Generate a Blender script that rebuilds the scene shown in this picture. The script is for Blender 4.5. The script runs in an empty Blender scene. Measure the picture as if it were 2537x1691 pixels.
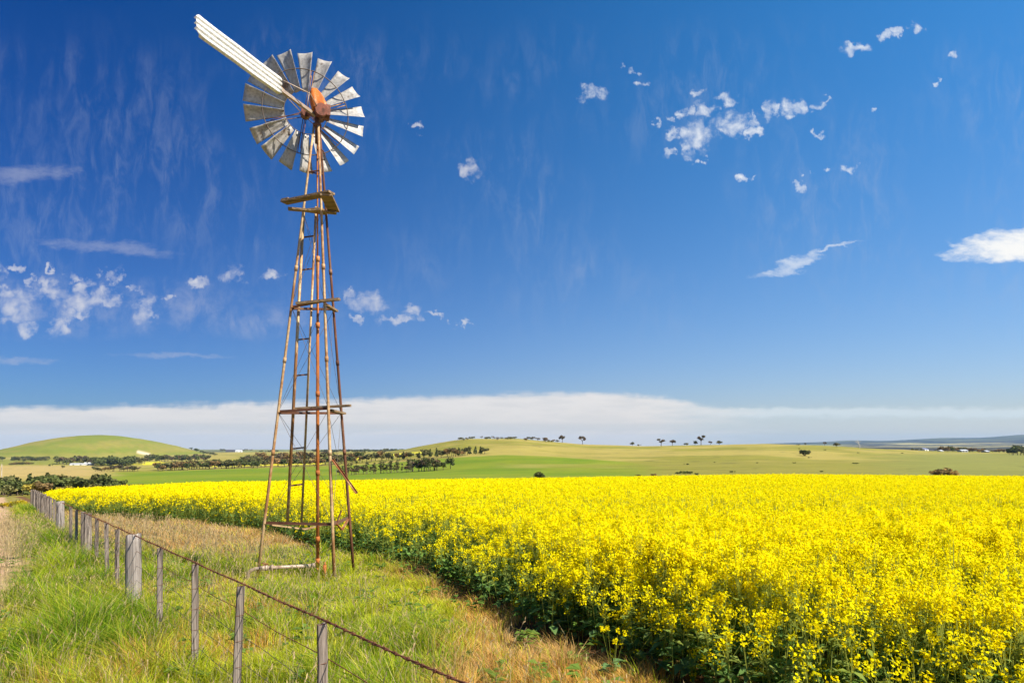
import bpy, bmesh, math, random
import numpy as np
from mathutils import Vector, Matrix

C = bpy.context.scene
COL = C.collection
R = math.radians
rng = np.random.default_rng(7)
random.seed(7)

# ------------------------------------------------------------------ camera, sun, sky, exposure
F, CU, HV = 1691.0, 1268.5, 1095.0            # focal length in photo pixels, principal column, horizon row
cam_d = bpy.data.cameras.new('camera')
cam = bpy.data.objects.new('camera', cam_d)
COL.objects.link(cam)
cam.location = (0, 0, 0)
cam.rotation_euler = (R(90), 0, 0)
cam_d.sensor_width = 36
cam_d.lens = 36 * F / 2537
cam_d.shift_y = (HV - 845.5) / 2537
cam_d.clip_start = 0.05
cam_d.clip_end = 60000
C.camera = cam

SUN_AZ, SUN_EL = R(120), R(45)
sd = Vector((math.sin(SUN_AZ) * math.cos(SUN_EL), math.cos(SUN_AZ) * math.cos(SUN_EL), math.sin(SUN_EL)))
sun_d = bpy.data.lights.new('sun', 'SUN')
sun_d.energy = 5.0
sun_d.angle = R(0.55)
sun_d.color = (1.0, 0.91, 0.76)
sun = bpy.data.objects.new('sun', sun_d)
COL.objects.link(sun)
sun.rotation_euler = sd.to_track_quat('Z', 'Y').to_euler()
sun.location = (60, -10, 60)

C.view_settings.view_transform = 'Standard'
C.view_settings.look = 'None'
C.view_settings.exposure = 0.9
C.view_settings.gamma = 1.0
C.view_settings.use_curve_mapping = False
C.cycles.max_bounces = 8
C.cycles.diffuse_bounces = 3
C.cycles.transmission_bounces = 4
C.cycles.volume_bounces = 0
C.cycles.caustics_reflective = False
C.cycles.caustics_refractive = False

W = bpy.data.worlds.new('World')
C.world = W
W.use_nodes = True
wt = W.node_tree
for n_ in list(wt.nodes):
    wt.nodes.remove(n_)


class NT:
    """short hands for node building"""
    def __init__(s, t): s.t = t
    def n(s, typ, **kw):
        x = s.t.nodes.new(typ)
        for k, v in kw.items(): setattr(x, k, v)
        return x
    def put(s, sock, v):
        if v is None: return
        if hasattr(v, 'is_linked'): s.t.links.new(v, sock)
        else: sock.default_value = v
    def m(s, op, a, b=None, c=None, clamp=False):
        x = s.n('ShaderNodeMath', operation=op, use_clamp=clamp)
        s.put(x.inputs[0], a); s.put(x.inputs[1], b); s.put(x.inputs[2], c)
        return x.outputs[0]
    def ss(s, v, lo, hi):
        x = s.n('ShaderNodeMapRange', interpolation_type='SMOOTHSTEP')
        s.put(x.inputs[0], v); s.put(x.inputs[1], lo); s.put(x.inputs[2], hi)
        return x.outputs[0]
    def mix(s, f, a, b, bt='MIX'):
        x = s.n('ShaderNodeMix', data_type='RGBA', blend_type=bt)
        s.put(x.inputs[0], f); s.put(x.inputs[6], a); s.put(x.inputs[7], b)
        return x.outputs[2]
    def xyz(s, a, b, c):
        x = s.n('ShaderNodeCombineXYZ')
        s.put(x.inputs[0], a); s.put(x.inputs[1], b); s.put(x.inputs[2], c)
        return x.outputs[0]
    def noise(s, vec, scale, detail=4, rough=.55, dist=0):
        x = s.n('ShaderNodeTexNoise')
        s.put(x.inputs['Vector'], vec)
        x.inputs['Scale'].default_value = scale
        x.inputs['Detail'].default_value = detail
        x.inputs['Roughness'].default_value = rough
        x.inputs['Distortion'].default_value = dist
        return x.outputs['Fac']


def build_sky():
    N = NT(wt)
    sky = N.n('ShaderNodeTexSky', sky_type='NISHITA')
    sky.sun_disc = False
    sky.sun_elevation = SUN_EL
    sky.sun_rotation = SUN_AZ
    sky.altitude = 300
    sky.air_density = 1.0
    sky.dust_density = 0.6
    sky.ozone_density = 2.0
    d = N.n('ShaderNodeTexCoord').outputs['Generated']
    sp = N.n('ShaderNodeSeparateXYZ'); N.put(sp.inputs[0], d)
    x, y, z = sp.outputs
    N.put(sky.inputs[0], N.xyz(x, y, N.m('MAXIMUM', z, .004)))
    ys = N.m('MAXIMUM', y, .12)
    p = N.m('DIVIDE', x, ys)
    q = N.m('DIVIDE', z, ys)
    PU = lambda u: (u - CU) / F
    QV = lambda v: (HV - v) / F
    # polarised deep blue: towards the zenith and away from the sun the sky goes deeper
    el = N.ss(z, 0.0, .62)
    side = N.ss(x, -.62, .62)
    deep = N.mix(side, (.003, .165, .46, 1), (.17, .69, 1.02, 1))
    low = N.mix(side, (.16, .26, .45, 1), (.58, .57, .68, 1))
    tint = N.mix(N.m('POWER', el, .62), low, deep)
    base = N.mix(1.0, sky.outputs[0], tint, 'MULTIPLY')
    vec = N.xyz(p, q, 0)

    wv = N.n('ShaderNodeTexNoise'); N.put(wv.inputs['Vector'], vec); wv.inputs['Scale'].default_value = 48; wv.inputs['Detail'].default_value = 4; wv.inputs['Roughness'].default_value = .55
    wo = N.n('ShaderNodeVectorMath', operation='MULTIPLY_ADD'); N.put(wo.inputs[0], wv.outputs['Color']); wo.inputs[1].default_value = (.062, .048, 0); wo.inputs[2].default_value = (-.031, -.024, 0)
    wa = N.n('ShaderNodeVectorMath', operation='ADD'); N.put(wa.inputs[0], vec); N.put(wa.inputs[1], wo.outputs[0])
    wvec = wa.outputs[0]
    w2 = N.n('ShaderNodeTexNoise'); N.put(w2.inputs['Vector'], N.xyz(N.m('MULTIPLY', p, 16), N.m('MULTIPLY', q, 34), 2)); w2.inputs['Scale'].default_value = 1; w2.inputs['Detail'].default_value = 6; w2.inputs['Roughness'].default_value = .68
    s2 = N.n('ShaderNodeSeparateXYZ'); N.put(s2.inputs[0], w2.outputs['Color'])
    pw = N.m('ADD', p, N.m('MULTIPLY_ADD', s2.outputs[0], .12, -.06))
    qw = N.m('ADD', q, N.m('MULTIPLY_ADD', s2.outputs[1], .030, -.015))

    def ell(u, v, rx, ry, slope=0.0):
        dp = N.m('SUBTRACT', pw, PU(u))
        dq = N.m('SUBTRACT', qw, QV(v))
        if slope: dq = N.m('MULTIPLY_ADD', dp, -slope, dq)
        a = N.m('POWER', N.m('ABSOLUTE', N.m('DIVIDE', dp, rx / F)), 2)
        b = N.m('POWER', N.m('ABSOLUTE', N.m('DIVIDE', dq, ry / F)), 2)
        return N.m('SUBTRACT', 1.0, N.m('ADD', a, b), clamp=True)

    def mx(l):
        r = l[0]
        for k in l[1:]: r = N.m('MAXIMUM', r, k)
        return r
    # small broken puffs: (column, row, half width, half height)
    def near(l):
        r = None
        for u, v, rx, ry in l:
            ma = N.n('ShaderNodeVectorMath', operation='MULTIPLY_ADD')
            ix, iy = F / (rx * 1.45), F / (ry * 1.45)
            N.put(ma.inputs[0], wvec); ma.inputs[1].default_value = (ix, iy, 0); ma.inputs[2].default_value = (-PU(u) * ix, -QV(v) * iy, 0)
            ln = N.n('ShaderNodeVectorMath', operation='LENGTH'); N.put(ln.inputs[0], ma.outputs[0])
            r = ln.outputs['Value'] if r is None else N.m('MINIMUM', r, ln.outputs['Value'])
        return N.m('SUBTRACT', 1.0, N.m('MULTIPLY', r, r), clamp=True)
    puffs = near([(1463, 232, 28, 18), (1804, 249, 28, 18), (1961, 266, 30, 20), (1907, 273, 18, 25), (1816, 309, 45, 24), (1724, 338, 40, 40), (1700, 372, 20, 20), (1695, 278, 14, 13),
                  (1738, 278, 24, 20), (1726, 227, 14, 13), (1661, 292, 15, 12), (1622, 312, 9, 12), (1666, 338, 14, 18), (1651, 384, 12, 11), (1864, 300, 12, 25), (1869, 333, 18, 10), (1953, 297, 20, 14),
                  (2023, 261, 20, 12), (2028, 336, 16, 9), (2122, 121, 36, 12), (2202, 92, 16, 14), (2224, 80, 16, 12), (2272, 65, 18, 16), (2359, 133, 20, 9), (2323, 200, 10, 8), (1603, 208, 18, 10),
                  (1564, 172, 14, 10), (2101, 421, 18, 13), (2055, 425, 16, 7), (1998, 428, 9, 7), (1835, 430, 12, 11), (1864, 430, 12, 7), (1978, 459, 14, 10), (1729, 397, 13, 10), (2161, 271, 8, 8)])
    left = near([(43, 754, 55, 40), (129, 727, 45, 20), (119, 703, 22, 14), (205, 746, 70, 25), (259, 724, 28, 18), (270, 746, 30, 15), (205, 714, 22, 18), (180, 687, 20, 12), (283, 684, 14, 22),
                 (329, 713, 16, 10), (412, 732, 14, 10), (361, 765, 24, 40), (11, 722, 22, 20), (8, 673, 15, 20), (40, 662, 14, 8), (118, 670, 11, 8), (242, 684, 14, 10), (75, 697, 14, 12), (70, 813, 22, 22),
                 (145, 808, 24, 30), (183, 775, 30, 14), (27, 792, 30, 15), (498, 697, 28, 14), (579, 684, 26, 24), (671, 687, 26, 14), (862, 727, 20, 14), (911, 749, 50, 28), (884, 792, 16, 8), (981, 794, 40, 11),
                 (1029, 773, 34, 12), (1118, 797, 12, 7), (1153, 794, 10, 7), (1078, 781, 20, 6), (1170, 420, 22, 24), (1030, 316, 16, 9)])
    n1 = N.noise(vec, 56, 6, .58, .3)
    n2 = N.noise(vec, 42, 6, .56, .3)
    c1 = N.ss(N.m('MULTIPLY_ADD', N.m('SUBTRACT', n1, .5), 3.0, N.m('MULTIPLY', puffs, 1.1)), .15, 2.0)
    c1 = N.m('MULTIPLY', c1, N.ss(puffs, .0, .75))
    c2 = N.ss(N.m('MULTIPLY_ADD', N.m('SUBTRACT', n2, .5), 2.6, left), .15, 1.7)
    c2 = N.m('MULTIPLY', N.m('MULTIPLY', c2, N.ss(left, .0, .8)), .88)
    haze_ = N.m('MAXIMUM', ell(640, 800, 240, 46), N.m('MAXIMUM', ell(120, 760, 330, 95), ell(430, 760, 260, 80)))
    c8 = N.m('MULTIPLY', N.m('MULTIPLY', haze_, N.ss(N.noise(N.xyz(N.m('MULTIPLY', p, 30), N.m('MULTIPLY', q, 22), 5), 1.0, 6, .65, .4), .38, .78)), .42)
    # lens shaped cloud and the slanted streaks
    n3 = N.noise(N.xyz(N.m('MULTIPLY', p, 26), N.m('MULTIPLY', q, 60), 3.1), 1.0, 7, .68)
    n3c = N.m('SUBTRACT', n3, .5)
    lens = N.m('MULTIPLY', ell(2560, 612, 240, 56, .06), N.ss(N.m('MULTIPLY_ADD', n3c, .012, q), QV(658), QV(634)))
    c3 = N.ss(N.m('MULTIPLY_ADD', n3c, 1.5, N.m('POWER', lens, .8)), .0, 1.0)
    c3 = N.m('MULTIPLY', c3, N.ss(lens, 0, .16))
    wisp = mx([ell(1960, 655, 125, 22, .33), ell(2080, 612, 60, 9, .3)])
    c4 = N.m('MULTIPLY', N.m('MULTIPLY', N.ss(N.m('MULTIPLY_ADD', n3c, 2.2, wisp), .15, 1.2), N.ss(wisp, 0, .7)), .6)
    str_ = mx([ell(260, 613, 240, 22, -.09), ell(60, 430, 180, 34, .05), ell(430, 882, 220, 9), ell(60, 895, 120, 12)])
    c5 = N.m('MULTIPLY', N.m('MULTIPLY', N.ss(N.m('MULTIPLY_ADD', n3c, 1.6, str_), .2, 1.5), N.ss(str_, 0, .8)), .40)
    # thin mottled veil drawn out downwards
    n4 = N.noise(N.xyz(N.m('MULTIPLY', p, 44), N.m('MULTIPLY', q, 15), 1.7), 1.0, 6, .66, .5)
    n5 = N.noise(vec, 4.5, 3, .5)
    c6 = N.m('MULTIPLY', N.ss(n4, .40, .82), N.ss(n5, .36, .66))
    c6 = N.m('MULTIPLY', c6, N.m('MULTIPLY', N.ss(q, QV(930), QV(640)), N.ss(q, QV(0), QV(200))))
    c6 = N.m('MULTIPLY', c6, .25)
    # low bank of stratus along the horizon
    bump = N.m('EXPONENT', N.m('MULTIPLY', N.m('POWER', N.m('DIVIDE', N.m('SUBTRACT', p, PU(1430)), 760 / F), 2), -1))
    bump = N.m('MULTIPLY', bump, N.ss(p, PU(1830), PU(1560)))
    edge = N.m('MULTIPLY_ADD', bump, 36 / F, QV(1008))
    n6 = N.noise(N.xyz(N.m('MULTIPLY', p, 13), N.m('MULTIPLY', q, 90), .4), 1.0, 7, .62)
    n7 = N.noise(vec, 34, 6, .7, .3)
    dq = N.m('SUBTRACT', edge, N.m('MULTIPLY_ADD', N.m('MULTIPLY_ADD', n7, .55, N.m('MULTIPLY', n6, .6)), 44 / F, N.m('SUBTRACT', q, 26 / F)))
    bank = N.ss(dq, -7 / F, 16 / F)
    right = N.ss(N.m('MULTIPLY_ADD', n6, .2, p), PU(1560) + .1, PU(1960) + .1)
    streak = N.m('MULTIPLY', N.ss(dq, -2 / F, 10 / F), N.ss(dq, 34 / F, 12 / F))
    br = N.m('ADD', N.m('MULTIPLY', streak, .75), N.m('MULTIPLY', bank, .42), clamp=True)
    mixb = N.n('ShaderNodeMix', data_type='FLOAT')
    N.put(mixb.inputs[0], right); N.put(mixb.inputs[2], N.m('MULTIPLY', bank, .90)); N.put(mixb.inputs[3], br)
    c7 = mixb.outputs[0]
    band = N.ss(N.m('ABSOLUTE', N.m('SUBTRACT', N.m('MULTIPLY_ADD', n6, 16 / F, q), QV(1050))), 17 / F, 3 / F)
    bankcol = N.mix(N.ss(q, QV(1100), QV(985)), (4.2, 3.95, 3.75, 1), (4.6, 4.4, 4.25, 1))
    bankcol = N.mix(N.m('MULTIPLY', N.ss(n6, .38, .68), .5), bankcol, (3.7, 3.65, 3.7, 1))
    bankcol = N.mix(N.m('MULTIPLY', band, .6), bankcol, (3.4, 3.5, 3.6, 1))
    bankcol = N.mix(right, bankcol, (3.45, 3.95, 4.2, 1))
    veil = (2.5, 2.8, 3.5, 1)
    out = N.mix(c6, base, veil)
    out = N.mix(N.m('MAXIMUM', c5, c8), out, (2.9, 3.0, 3.6, 1))
    out = N.mix(c7, out, bankcol)
    out = N.mix(c2, out, (3.7, 3.75, 4.1, 1))
    out = N.mix(N.m('MAXIMUM', c1, c4), out, (4.5, 4.7, 5.0, 1))
    out = N.mix(c3, out, (5.2, 5.2, 5.1, 1))
    front = N.ss(y, .10, .22)
    out = N.mix(front, base, out)
    bg = N.n('ShaderNodeBackground')
    N.put(bg.inputs[0], out)
    bg.inputs[1].default_value = .10
    o = N.n('ShaderNodeOutputWorld')
    wt.links.new(bg.outputs[0], o.inputs[0])


build_sky()

# ------------------------------------------------------------------ small numeric helpers


def lerp(a, b, t): return a + (b - a) * t


def sstep(x, a, b):
    t = np.clip((np.asarray(x, float) - a) / (b - a), 0, 1)
    return t * t * (3 - 2 * t)


_tab = np.random.default_rng(3).random((256, 256))


def vnoise(x, y):
    x = np.asarray(x, float); y = np.asarray(y, float)
    xi = np.floor(x).astype(int); yi = np.floor(y).astype(int)
    fx = x - xi; fy = y - yi
    fx = fx * fx * (3 - 2 * fx); fy = fy * fy * (3 - 2 * fy)
    a = _tab[xi & 255, yi & 255]; b = _tab[(xi + 1) & 255, yi & 255]
    c = _tab[xi & 255, (yi + 1) & 255]; d = _tab[(xi + 1) & 255, (yi + 1) & 255]
    return lerp(lerp(a, b, fx), lerp(c, d, fx), fy)


def fbm(x, y, o=4):
    s = 0; a = .5; t = 0
    for k in range(o):
        s = s + a * vnoise(x * 2 ** k + 17 * k, y * 2 ** k + 31 * k); t += a; a *= .5
    return s / t


# ------------------------------------------------------------------ terrain: a rise, a valley, a ridge, a plain, far ranges
S_U = [-700, 0, 100, 149, 350, 500, 900, 1280, 1600, 1920, 2300, 2537, 3300]
S_V = [.070, .066, .062, .0605, .056, .053, .0505, .048, .045, .042, .044, .045, .048]
FARPLAIN = [(5000, 1114.5), (9000, 1113), (13000, 1113), (16500, 1113)]
COLS = {
    -700: [(160, 1243), (220, 1228), (400, 1192), (700, 1170), (1200, 1152), (2000, 1137), (2600, 1128)] + FARPLAIN,
    0: [(160, 1232), (220, 1220), (350, 1195), (500, 1179), (800, 1161), (1200, 1149), (1700, 1140), (2100, 1131), (2600, 1123), (3500, 1117)] + FARPLAIN,
    150: [(160, 1228), (220, 1215), (350, 1193), (500, 1177), (800, 1162), (1200, 1150), (1700, 1140), (2100, 1132), (2600, 1124), (3500, 1117)] + FARPLAIN,
    300: [(160, 1222), (220, 1208), (300, 1195), (450, 1180), (600, 1171), (800, 1164), (1000, 1156), (1300, 1148), (1700, 1140), (2100, 1132), (3000, 1121)] + FARPLAIN,
    640: [(160, 1205), (220, 1195), (300, 1184), (450, 1171), (600, 1162), (750, 1156), (1000, 1147), (1300, 1138), (1700, 1130), (2300, 1122), (3500, 1117)] + FARPLAIN,
    900: [(160, 1201), (220, 1191), (300, 1181), (450, 1167), (550, 1158), (700, 1143), (900, 1131), (1200, 1126), (1700, 1122), (2500, 1119), (3500, 1117)] + FARPLAIN,
    960: [(160, 1200), (220, 1190), (300, 1179), (450, 1164), (600, 1147), (750, 1131), (900, 1121), (1100, 1119), (1700, 1122), (2500, 1119), (3500, 1117)] + FARPLAIN,
    1050: [(160, 1199), (220, 1188), (300, 1177), (450, 1159), (600, 1137), (750, 1116), (870, 1103), (1000, 1105), (1300, 1115), (2000, 1122), (3500, 1118)] + FARPLAIN,
    1150: [(160, 1197), (220, 1186), (300, 1174), (450, 1151), (600, 1125), (750, 1099), (870, 1086), (1000, 1089), (1300, 1112), (2000, 1123), (3500, 1118)] + FARPLAIN,
    1280: [(160, 1196), (220, 1184), (300, 1172), (450, 1147), (600, 1119), (750, 1096), (870, 1084), (1000, 1088), (1300, 1112), (2000, 1124), (3500, 1118)] + FARPLAIN,
    1440: [(160, 1194), (220, 1182), (300, 1170), (450, 1146), (600, 1125), (750, 1108), (870, 1100), (1000, 1104), (1300, 1116), (2000, 1123), (3500, 1117)] + FARPLAIN,
    1600: [(160, 1190), (220, 1179), (300, 1168), (450, 1145), (600, 1126), (750, 1110), (870, 1103), (1000, 1106), (1300, 1116), (2000, 1122), (3500, 1116)] + FARPLAIN,
    1900: [(160, 1184), (220, 1175), (300, 1164), (450, 1141), (600, 1121), (750, 1105), (860, 1098), (1000, 1101), (1300, 1114), (2000, 1120), (3500, 1114), (5000, 1109), (9000, 1101), (11500, 1098), (16500, 1098)],
    2030: [(160, 1184), (220, 1175), (300, 1164), (450, 1142), (600, 1123), (740, 1108), (840, 1102), (1000, 1105), (1300, 1115), (2000, 1118), (3500, 1112), (5000, 1108), (9000, 1101), (11500, 1094), (13500, 1098), (16500, 1098)],
    2100: [(160, 1185), (220, 1176), (300, 1165), (450, 1143), (600, 1125), (720, 1113), (820, 1107), (1000, 1109), (1300, 1115), (2000, 1116), (3500, 1111), (5000, 1107), (8000, 1102), (11500, 1089), (13500, 1097), (16500, 1098)],
    2200: [(160, 1187), (220, 1177), (300, 1166), (450, 1144), (600, 1128), (740, 1117), (850, 1113), (1000, 1113), (1300, 1115), (2000, 1114.5), (3500, 1110), (5000, 1107), (8000, 1101), (9500, 1094), (11500, 1091), (13500, 1097), (16500, 1098)],
    2330: [(160, 1189), (220, 1179), (300, 1167), (450, 1146), (600, 1132), (750, 1124), (900, 1120), (1200, 1118), (2000, 1113.5), (3500, 1110), (5000, 1107), (8000, 1101), (9500, 1092), (11500, 1083), (14500, 1095), (16500, 1097)],
    2430: [(160, 1190), (220, 1180), (300, 1168), (450, 1148), (600, 1135), (800, 1126), (1000, 1121), (1300, 1118), (2000, 1113.5), (3500, 1110), (5000, 1107), (7500, 1100), (9500, 1090), (11500, 1083), (14500, 1094), (16500, 1097)],
    2537: [(160, 1191), (220, 1181), (300, 1169), (450, 1149), (600, 1136), (800, 1127), (1000, 1122), (1300, 1118), (2000, 1113), (3500, 1109), (5000, 1106), (7500, 1098), (9500, 1086), (11500, 1074), (14500, 1090), (16500, 1097)],
    2750: [(160, 1193), (220, 1183), (300, 1171), (450, 1151), (600, 1138), (800, 1128), (1000, 1123), (1300, 1118), (2000, 1113), (3500, 1109), (5000, 1106), (7500, 1098), (9500, 1086), (11500, 1071), (14500, 1088), (16500, 1097)],
    3300: [(160, 1198), (220, 1187), (300, 1175), (450, 1155), (600, 1142), (800, 1131), (1000, 1125), (1300, 1120), (2000, 1114), (3500, 1110), (5000, 1106), (9000, 1095), (11500, 1083), (14500, 1094), (16500, 1098)],
}
_cu = np.array(sorted(COLS), float)
_ly = np.linspace(math.log(100), math.log(17000), 360)
_T = np.zeros((len(_cu), len(_ly)))
for i_, u_ in enumerate(_cu):
    s_ = np.interp(u_, S_U, S_V)
    pts_ = [(100, HV + F * (2.03 / 100 + s_)), (140, HV + F * (2.03 / 140 + s_))] + COLS[int(u_)]
    yy_ = np.log([a for a, b in pts_]); vv_ = np.array([b for a, b in pts_], float)
    row_ = np.interp(_ly, yy_, vv_)
    k_ = np.hanning(13); k_ /= k_.sum()
    _T[i_] = np.convolve(np.pad(row_, 6, mode='edge'), k_, 'valid')
_ug = np.arange(-700, 3301, 10.0)          # resample smoothly across the columns
_G = np.array([np.interp(_ug, _cu, _T[:, j]) for j in range(len(_ly))]).T
_k = np.hanning(9); _k /= _k.sum()
_G = np.array([np.convolve(np.pad(_G[:, j], 4, mode='edge'), _k, 'valid') for j in range(len(_ly))]).T

HILL = (-1482.0, 2450.0)


def far_z(X, Y):
    Ys = np.maximum(Y, 100.0)
    u = np.clip(CU + F * X / Ys, -699, 3299)
    iu = (u + 700) / 10; i0 = np.clip(iu.astype(int), 0, len(_ug) - 2); fu = iu - i0
    ly = np.clip((np.log(Ys) - _ly[0]) / (_ly[1] - _ly[0]), 0, len(_ly) - 1.001); j0 = ly.astype(int); fl = ly - j0
    v = lerp(lerp(_G[i0, j0], _G[i0 + 1, j0], fu), lerp(_G[i0, j0 + 1], _G[i0 + 1, j0 + 1], fu), fl)
    z = -(v - HV) / F * Ys
    r = np.hypot(X - HILL[0], (Y - HILL[1]) * .9) / 345
    z = z + 72 * np.power(np.clip((np.cos(np.pi * np.clip(r, 0, 1)) + 1) / 2, 0, 1), .55)
    return z


def terrain(X, Y):
    X = np.asarray(X, float); Y = np.asarray(Y, float)
    u = np.clip(CU + F * X / np.maximum(Y, 4), -699, 3299)
    s = .05 + (np.interp(u, S_U, S_V) - .05) * sstep(Y, 18, 75)
    near = -2.03 - s * Y + (fbm(X * .35, Y * .35, 3) - .5) * .16 * sstep(40 - Y, 0, 20)
    t = sstep(np.log(np.maximum(Y, 1)), math.log(110), math.log(150))
    und = (fbm(X / 90, Y / 90, 3) - .5) * np.clip(Y * .003, 0, 5) * sstep(Y, 200, 500)
    return lerp(near, far_z(X, Y) + und, t)


def gz(x, y): return float(terrain(np.array([x]), np.array([y]))[0])


_YS = np.exp(np.linspace(math.log(45), math.log(16000), 1500))


def solve(u, v, ymin=45):
    """the first ground point along the bearing of column u that shows as high as row v"""
    Y = _YS[_YS >= ymin]
    vt = HV - F * terrain((u - CU) / F * Y, Y) / Y
    k = np.argmax(vt <= v) if (vt <= v).any() else int(np.argmin(vt))
    y = float(Y[k])
    x = (u - CU) / F * y
    return x, y, gz(x, y)


def fence_x(Y): return -1.13 - .745 * (Y - 4.07)


_EY = np.array([-20, 4, 7, 8.17, 10.2, 12.9, 16.2, 17.4, 18.7, 21.4, 24.4, 28, 30, 31.7, 36, 47, 105, 170])
_EX = np.array([18, 2.9, 1.34, .546, -.17, -1.28, -2.96, -4.03, -5.29, -6.78, -9, -11.7, -14.6, -17.8, -22.6, -31, -75, -124.])


def edge_x(Y): return np.interp(Y, _EY, _EX) + (fbm(np.asarray(Y, float) * .9, 3.3, 3) - .5) * .7 * np.clip(np.asarray(Y, float) / 14, .4, 1.6)


def field_end(X, Y):
    u = CU + F * X / np.maximum(Y, 4)
    return np.interp(u, [-200, 0, 100, 149, 500, 900], [60, 60, 62, 82, 122, 142])


# ------------------------------------------------------------------ mesh helpers
def mat_new(name):
    m = bpy.data.materials.new(name); m.use_nodes = True
    for n in list(m.node_tree.nodes): m.node_tree.nodes.remove(n)
    N = NT(m.node_tree)
    out = N.n('ShaderNodeOutputMaterial')
    return m, N, out


def leaf_mat(name, transl=.35, vary=.0, rough=None, spec=0.0):
    m, N, out = mat_new(name)
    at = N.n('ShaderNodeAttribute', attribute_name='col')
    c = at.outputs['Color']
    if vary:
        oi = N.n('ShaderNodeObjectInfo')
        f = N.m('MULTIPLY_ADD', oi.outputs['Random'], vary, 1 - vary / 2)
        c = N.mix(1.0, c, N.xyz(f, f, f), 'MULTIPLY')
    a = N.n('ShaderNodeBsdfDiffuse'); N.put(a.inputs[0], c)
    b = N.n('ShaderNodeBsdfTranslucent'); N.put(b.inputs[0], c)
    x = N.n('ShaderNodeMixShader'); x.inputs[0].default_value = transl
    m.node_tree.links.new(a.outputs[0], x.inputs[1]); m.node_tree.links.new(b.outputs[0], x.inputs[2])
    sh = x.outputs[0]
    if spec:
        g = N.n('ShaderNodeBsdfGlossy'); g.inputs['Roughness'].default_value = .45
        g.inputs[0].default_value = (1, 1, 1, 1)
        x2 = N.n('ShaderNodeMixShader'); x2.inputs[0].default_value = spec
        m.node_tree.links.new(sh, x2.inputs[1]); m.node_tree.links.new(g.outputs[0], x2.inputs[2]); sh = x2.outputs[0]
    m.node_tree.links.new(sh, out.inputs[0])
    return m


def np_mesh(name, V, faces_list, colors=None, mat=None, smooth=False):
    """V (n,3); faces_list: list of (m,k) index arrays"""
    me = bpy.data.meshes.new(name)
    V = np.ascontiguousarray(V, np.float32)
    me.vertices.add(len(V)); me.vertices.foreach_set('co', V.ravel())
    nl = sum(f.size for f in faces_list); npoly = sum(len(f) for f in faces_list)
    me.loops.add(nl); me.polygons.add(npoly)
    me.loops.foreach_set('vertex_index', np.concatenate([f.ravel() for f in faces_list]).astype(np.int32))
    tot = np.concatenate([np.full(len(f), f.shape[1]) for f in faces_list])
    me.polygons.foreach_set('loop_start', np.concatenate([[0], np.cumsum(tot)[:-1]]).astype(np.int32))
    me.polygons.foreach_set('loop_total', tot.astype(np.int32))
    if smooth: me.polygons.foreach_set('use_smooth', np.ones(npoly, bool))
    me.update(calc_edges=True)
    if colors is not None:
        at = me.color_attributes.new('col', 'FLOAT_COLOR', 'POINT')
        c4 = np.ones((len(V), 4), np.float32); c4[:, :3] = colors
        at.data.foreach_set('color', c4.ravel())
    if mat: me.materials.append(mat)
    return me


class Bag:
    """collects loose faces with a colour per vertex, then becomes one mesh"""
    def __init__(s): s.V = []; s.Q = []; s.T = []; s.C = []; s.n = 0
    def quads(s, ctr, a, b, col):
        """quads centred on ctr with half axes a, b"""
        n = len(ctr)
        if n == 0: return
        v = np.stack([ctr - a - b, ctr + a - b, ctr + a + b, ctr - a + b], 1).reshape(-1, 3)
        s.V.append(v); s.Q.append(np.arange(4 * n).reshape(-1, 4) + s.n); s.C.append(np.repeat(col, 4, 0)); s.n += 4 * n
    def diamonds(s, base, along, side, col, bend=None):
        """leaf shapes: base, widest at the middle, tip"""
        n = len(base)
        if n == 0: return
        mid = base + along * .5
        tip = base + along
        if bend is not None: tip = tip + bend
        v = np.stack([base, mid - side, tip, mid + side], 1).reshape(-1, 3)
        s.V.append(v); s.Q.append(np.arange(4 * n).reshape(-1, 4) + s.n); s.C.append(np.repeat(col, 4, 0)); s.n += 4 * n
    def strips(s, p0, p1, w, col):
        n = len(p0)
        if n == 0: return
        v = np.stack([p0 - w, p0 + w, p1 + w * .6, p1 - w * .6], 1).reshape(-1, 3)
        s.V.append(v); s.Q.append(np.arange(4 * n).reshape(-1, 4) + s.n); s.C.append(np.repeat(col, 4, 0)); s.n += 4 * n
    def blades(s, p, mid, tip, w, col):
        n = len(p)
        if n == 0: return
        v = np.stack([p - w, p + w, mid + w * .75, mid - w * .75, tip], 1).reshape(-1, 3)
        i = np.arange(n)[:, None] * 5 + s.n
        s.V.append(v); s.Q.append(np.concatenate([i, i + 1, i + 2, i + 3], 1)); s.T.append(np.concatenate([i + 3, i + 2, i + 4], 1))
        s.C.append(np.repeat(col, 5, 0)); s.n += 5 * n
    def mesh(s, name, mat):
        f = [np.concatenate(s.Q)] if s.Q else []
        if s.T: f.append(np.concatenate(s.T))
        return np_mesh(name, np.concatenate(s.V), f, np.concatenate(s.C), mat)


def unit(n, r=rng):
    v = r.normal(size=(n, 3)); return v / np.linalg.norm(v, axis=1)[:, None]


def perp(a, r=rng):
    b = np.cross(a, unit(len(a), r)); return b / (np.linalg.norm(b, axis=1)[:, None] + 1e-9)


def props(o, label=None, cat=None, group=None, kind=None):
    if label: o['label'] = label
    if cat: o['category'] = cat
    if group: o['group'] = group
    if kind: o['kind'] = kind
    return o


def link(name, me, parent=None):
    o = bpy.data.objects.new(name, me); COL.objects.link(o)
    if parent: o.parent = parent
    return o


def empty(name, loc, label, cat, group=None):
    o = bpy.data.objects.new(name, None); COL.objects.link(o)
    o.location = loc; o.empty_display_size = .3
    return props(o, label, cat, group)


def origin_of(o):
    p = Vector((0, 0, 0))
    while o is not None: p += o.location; o = o.parent
    return p


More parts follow.
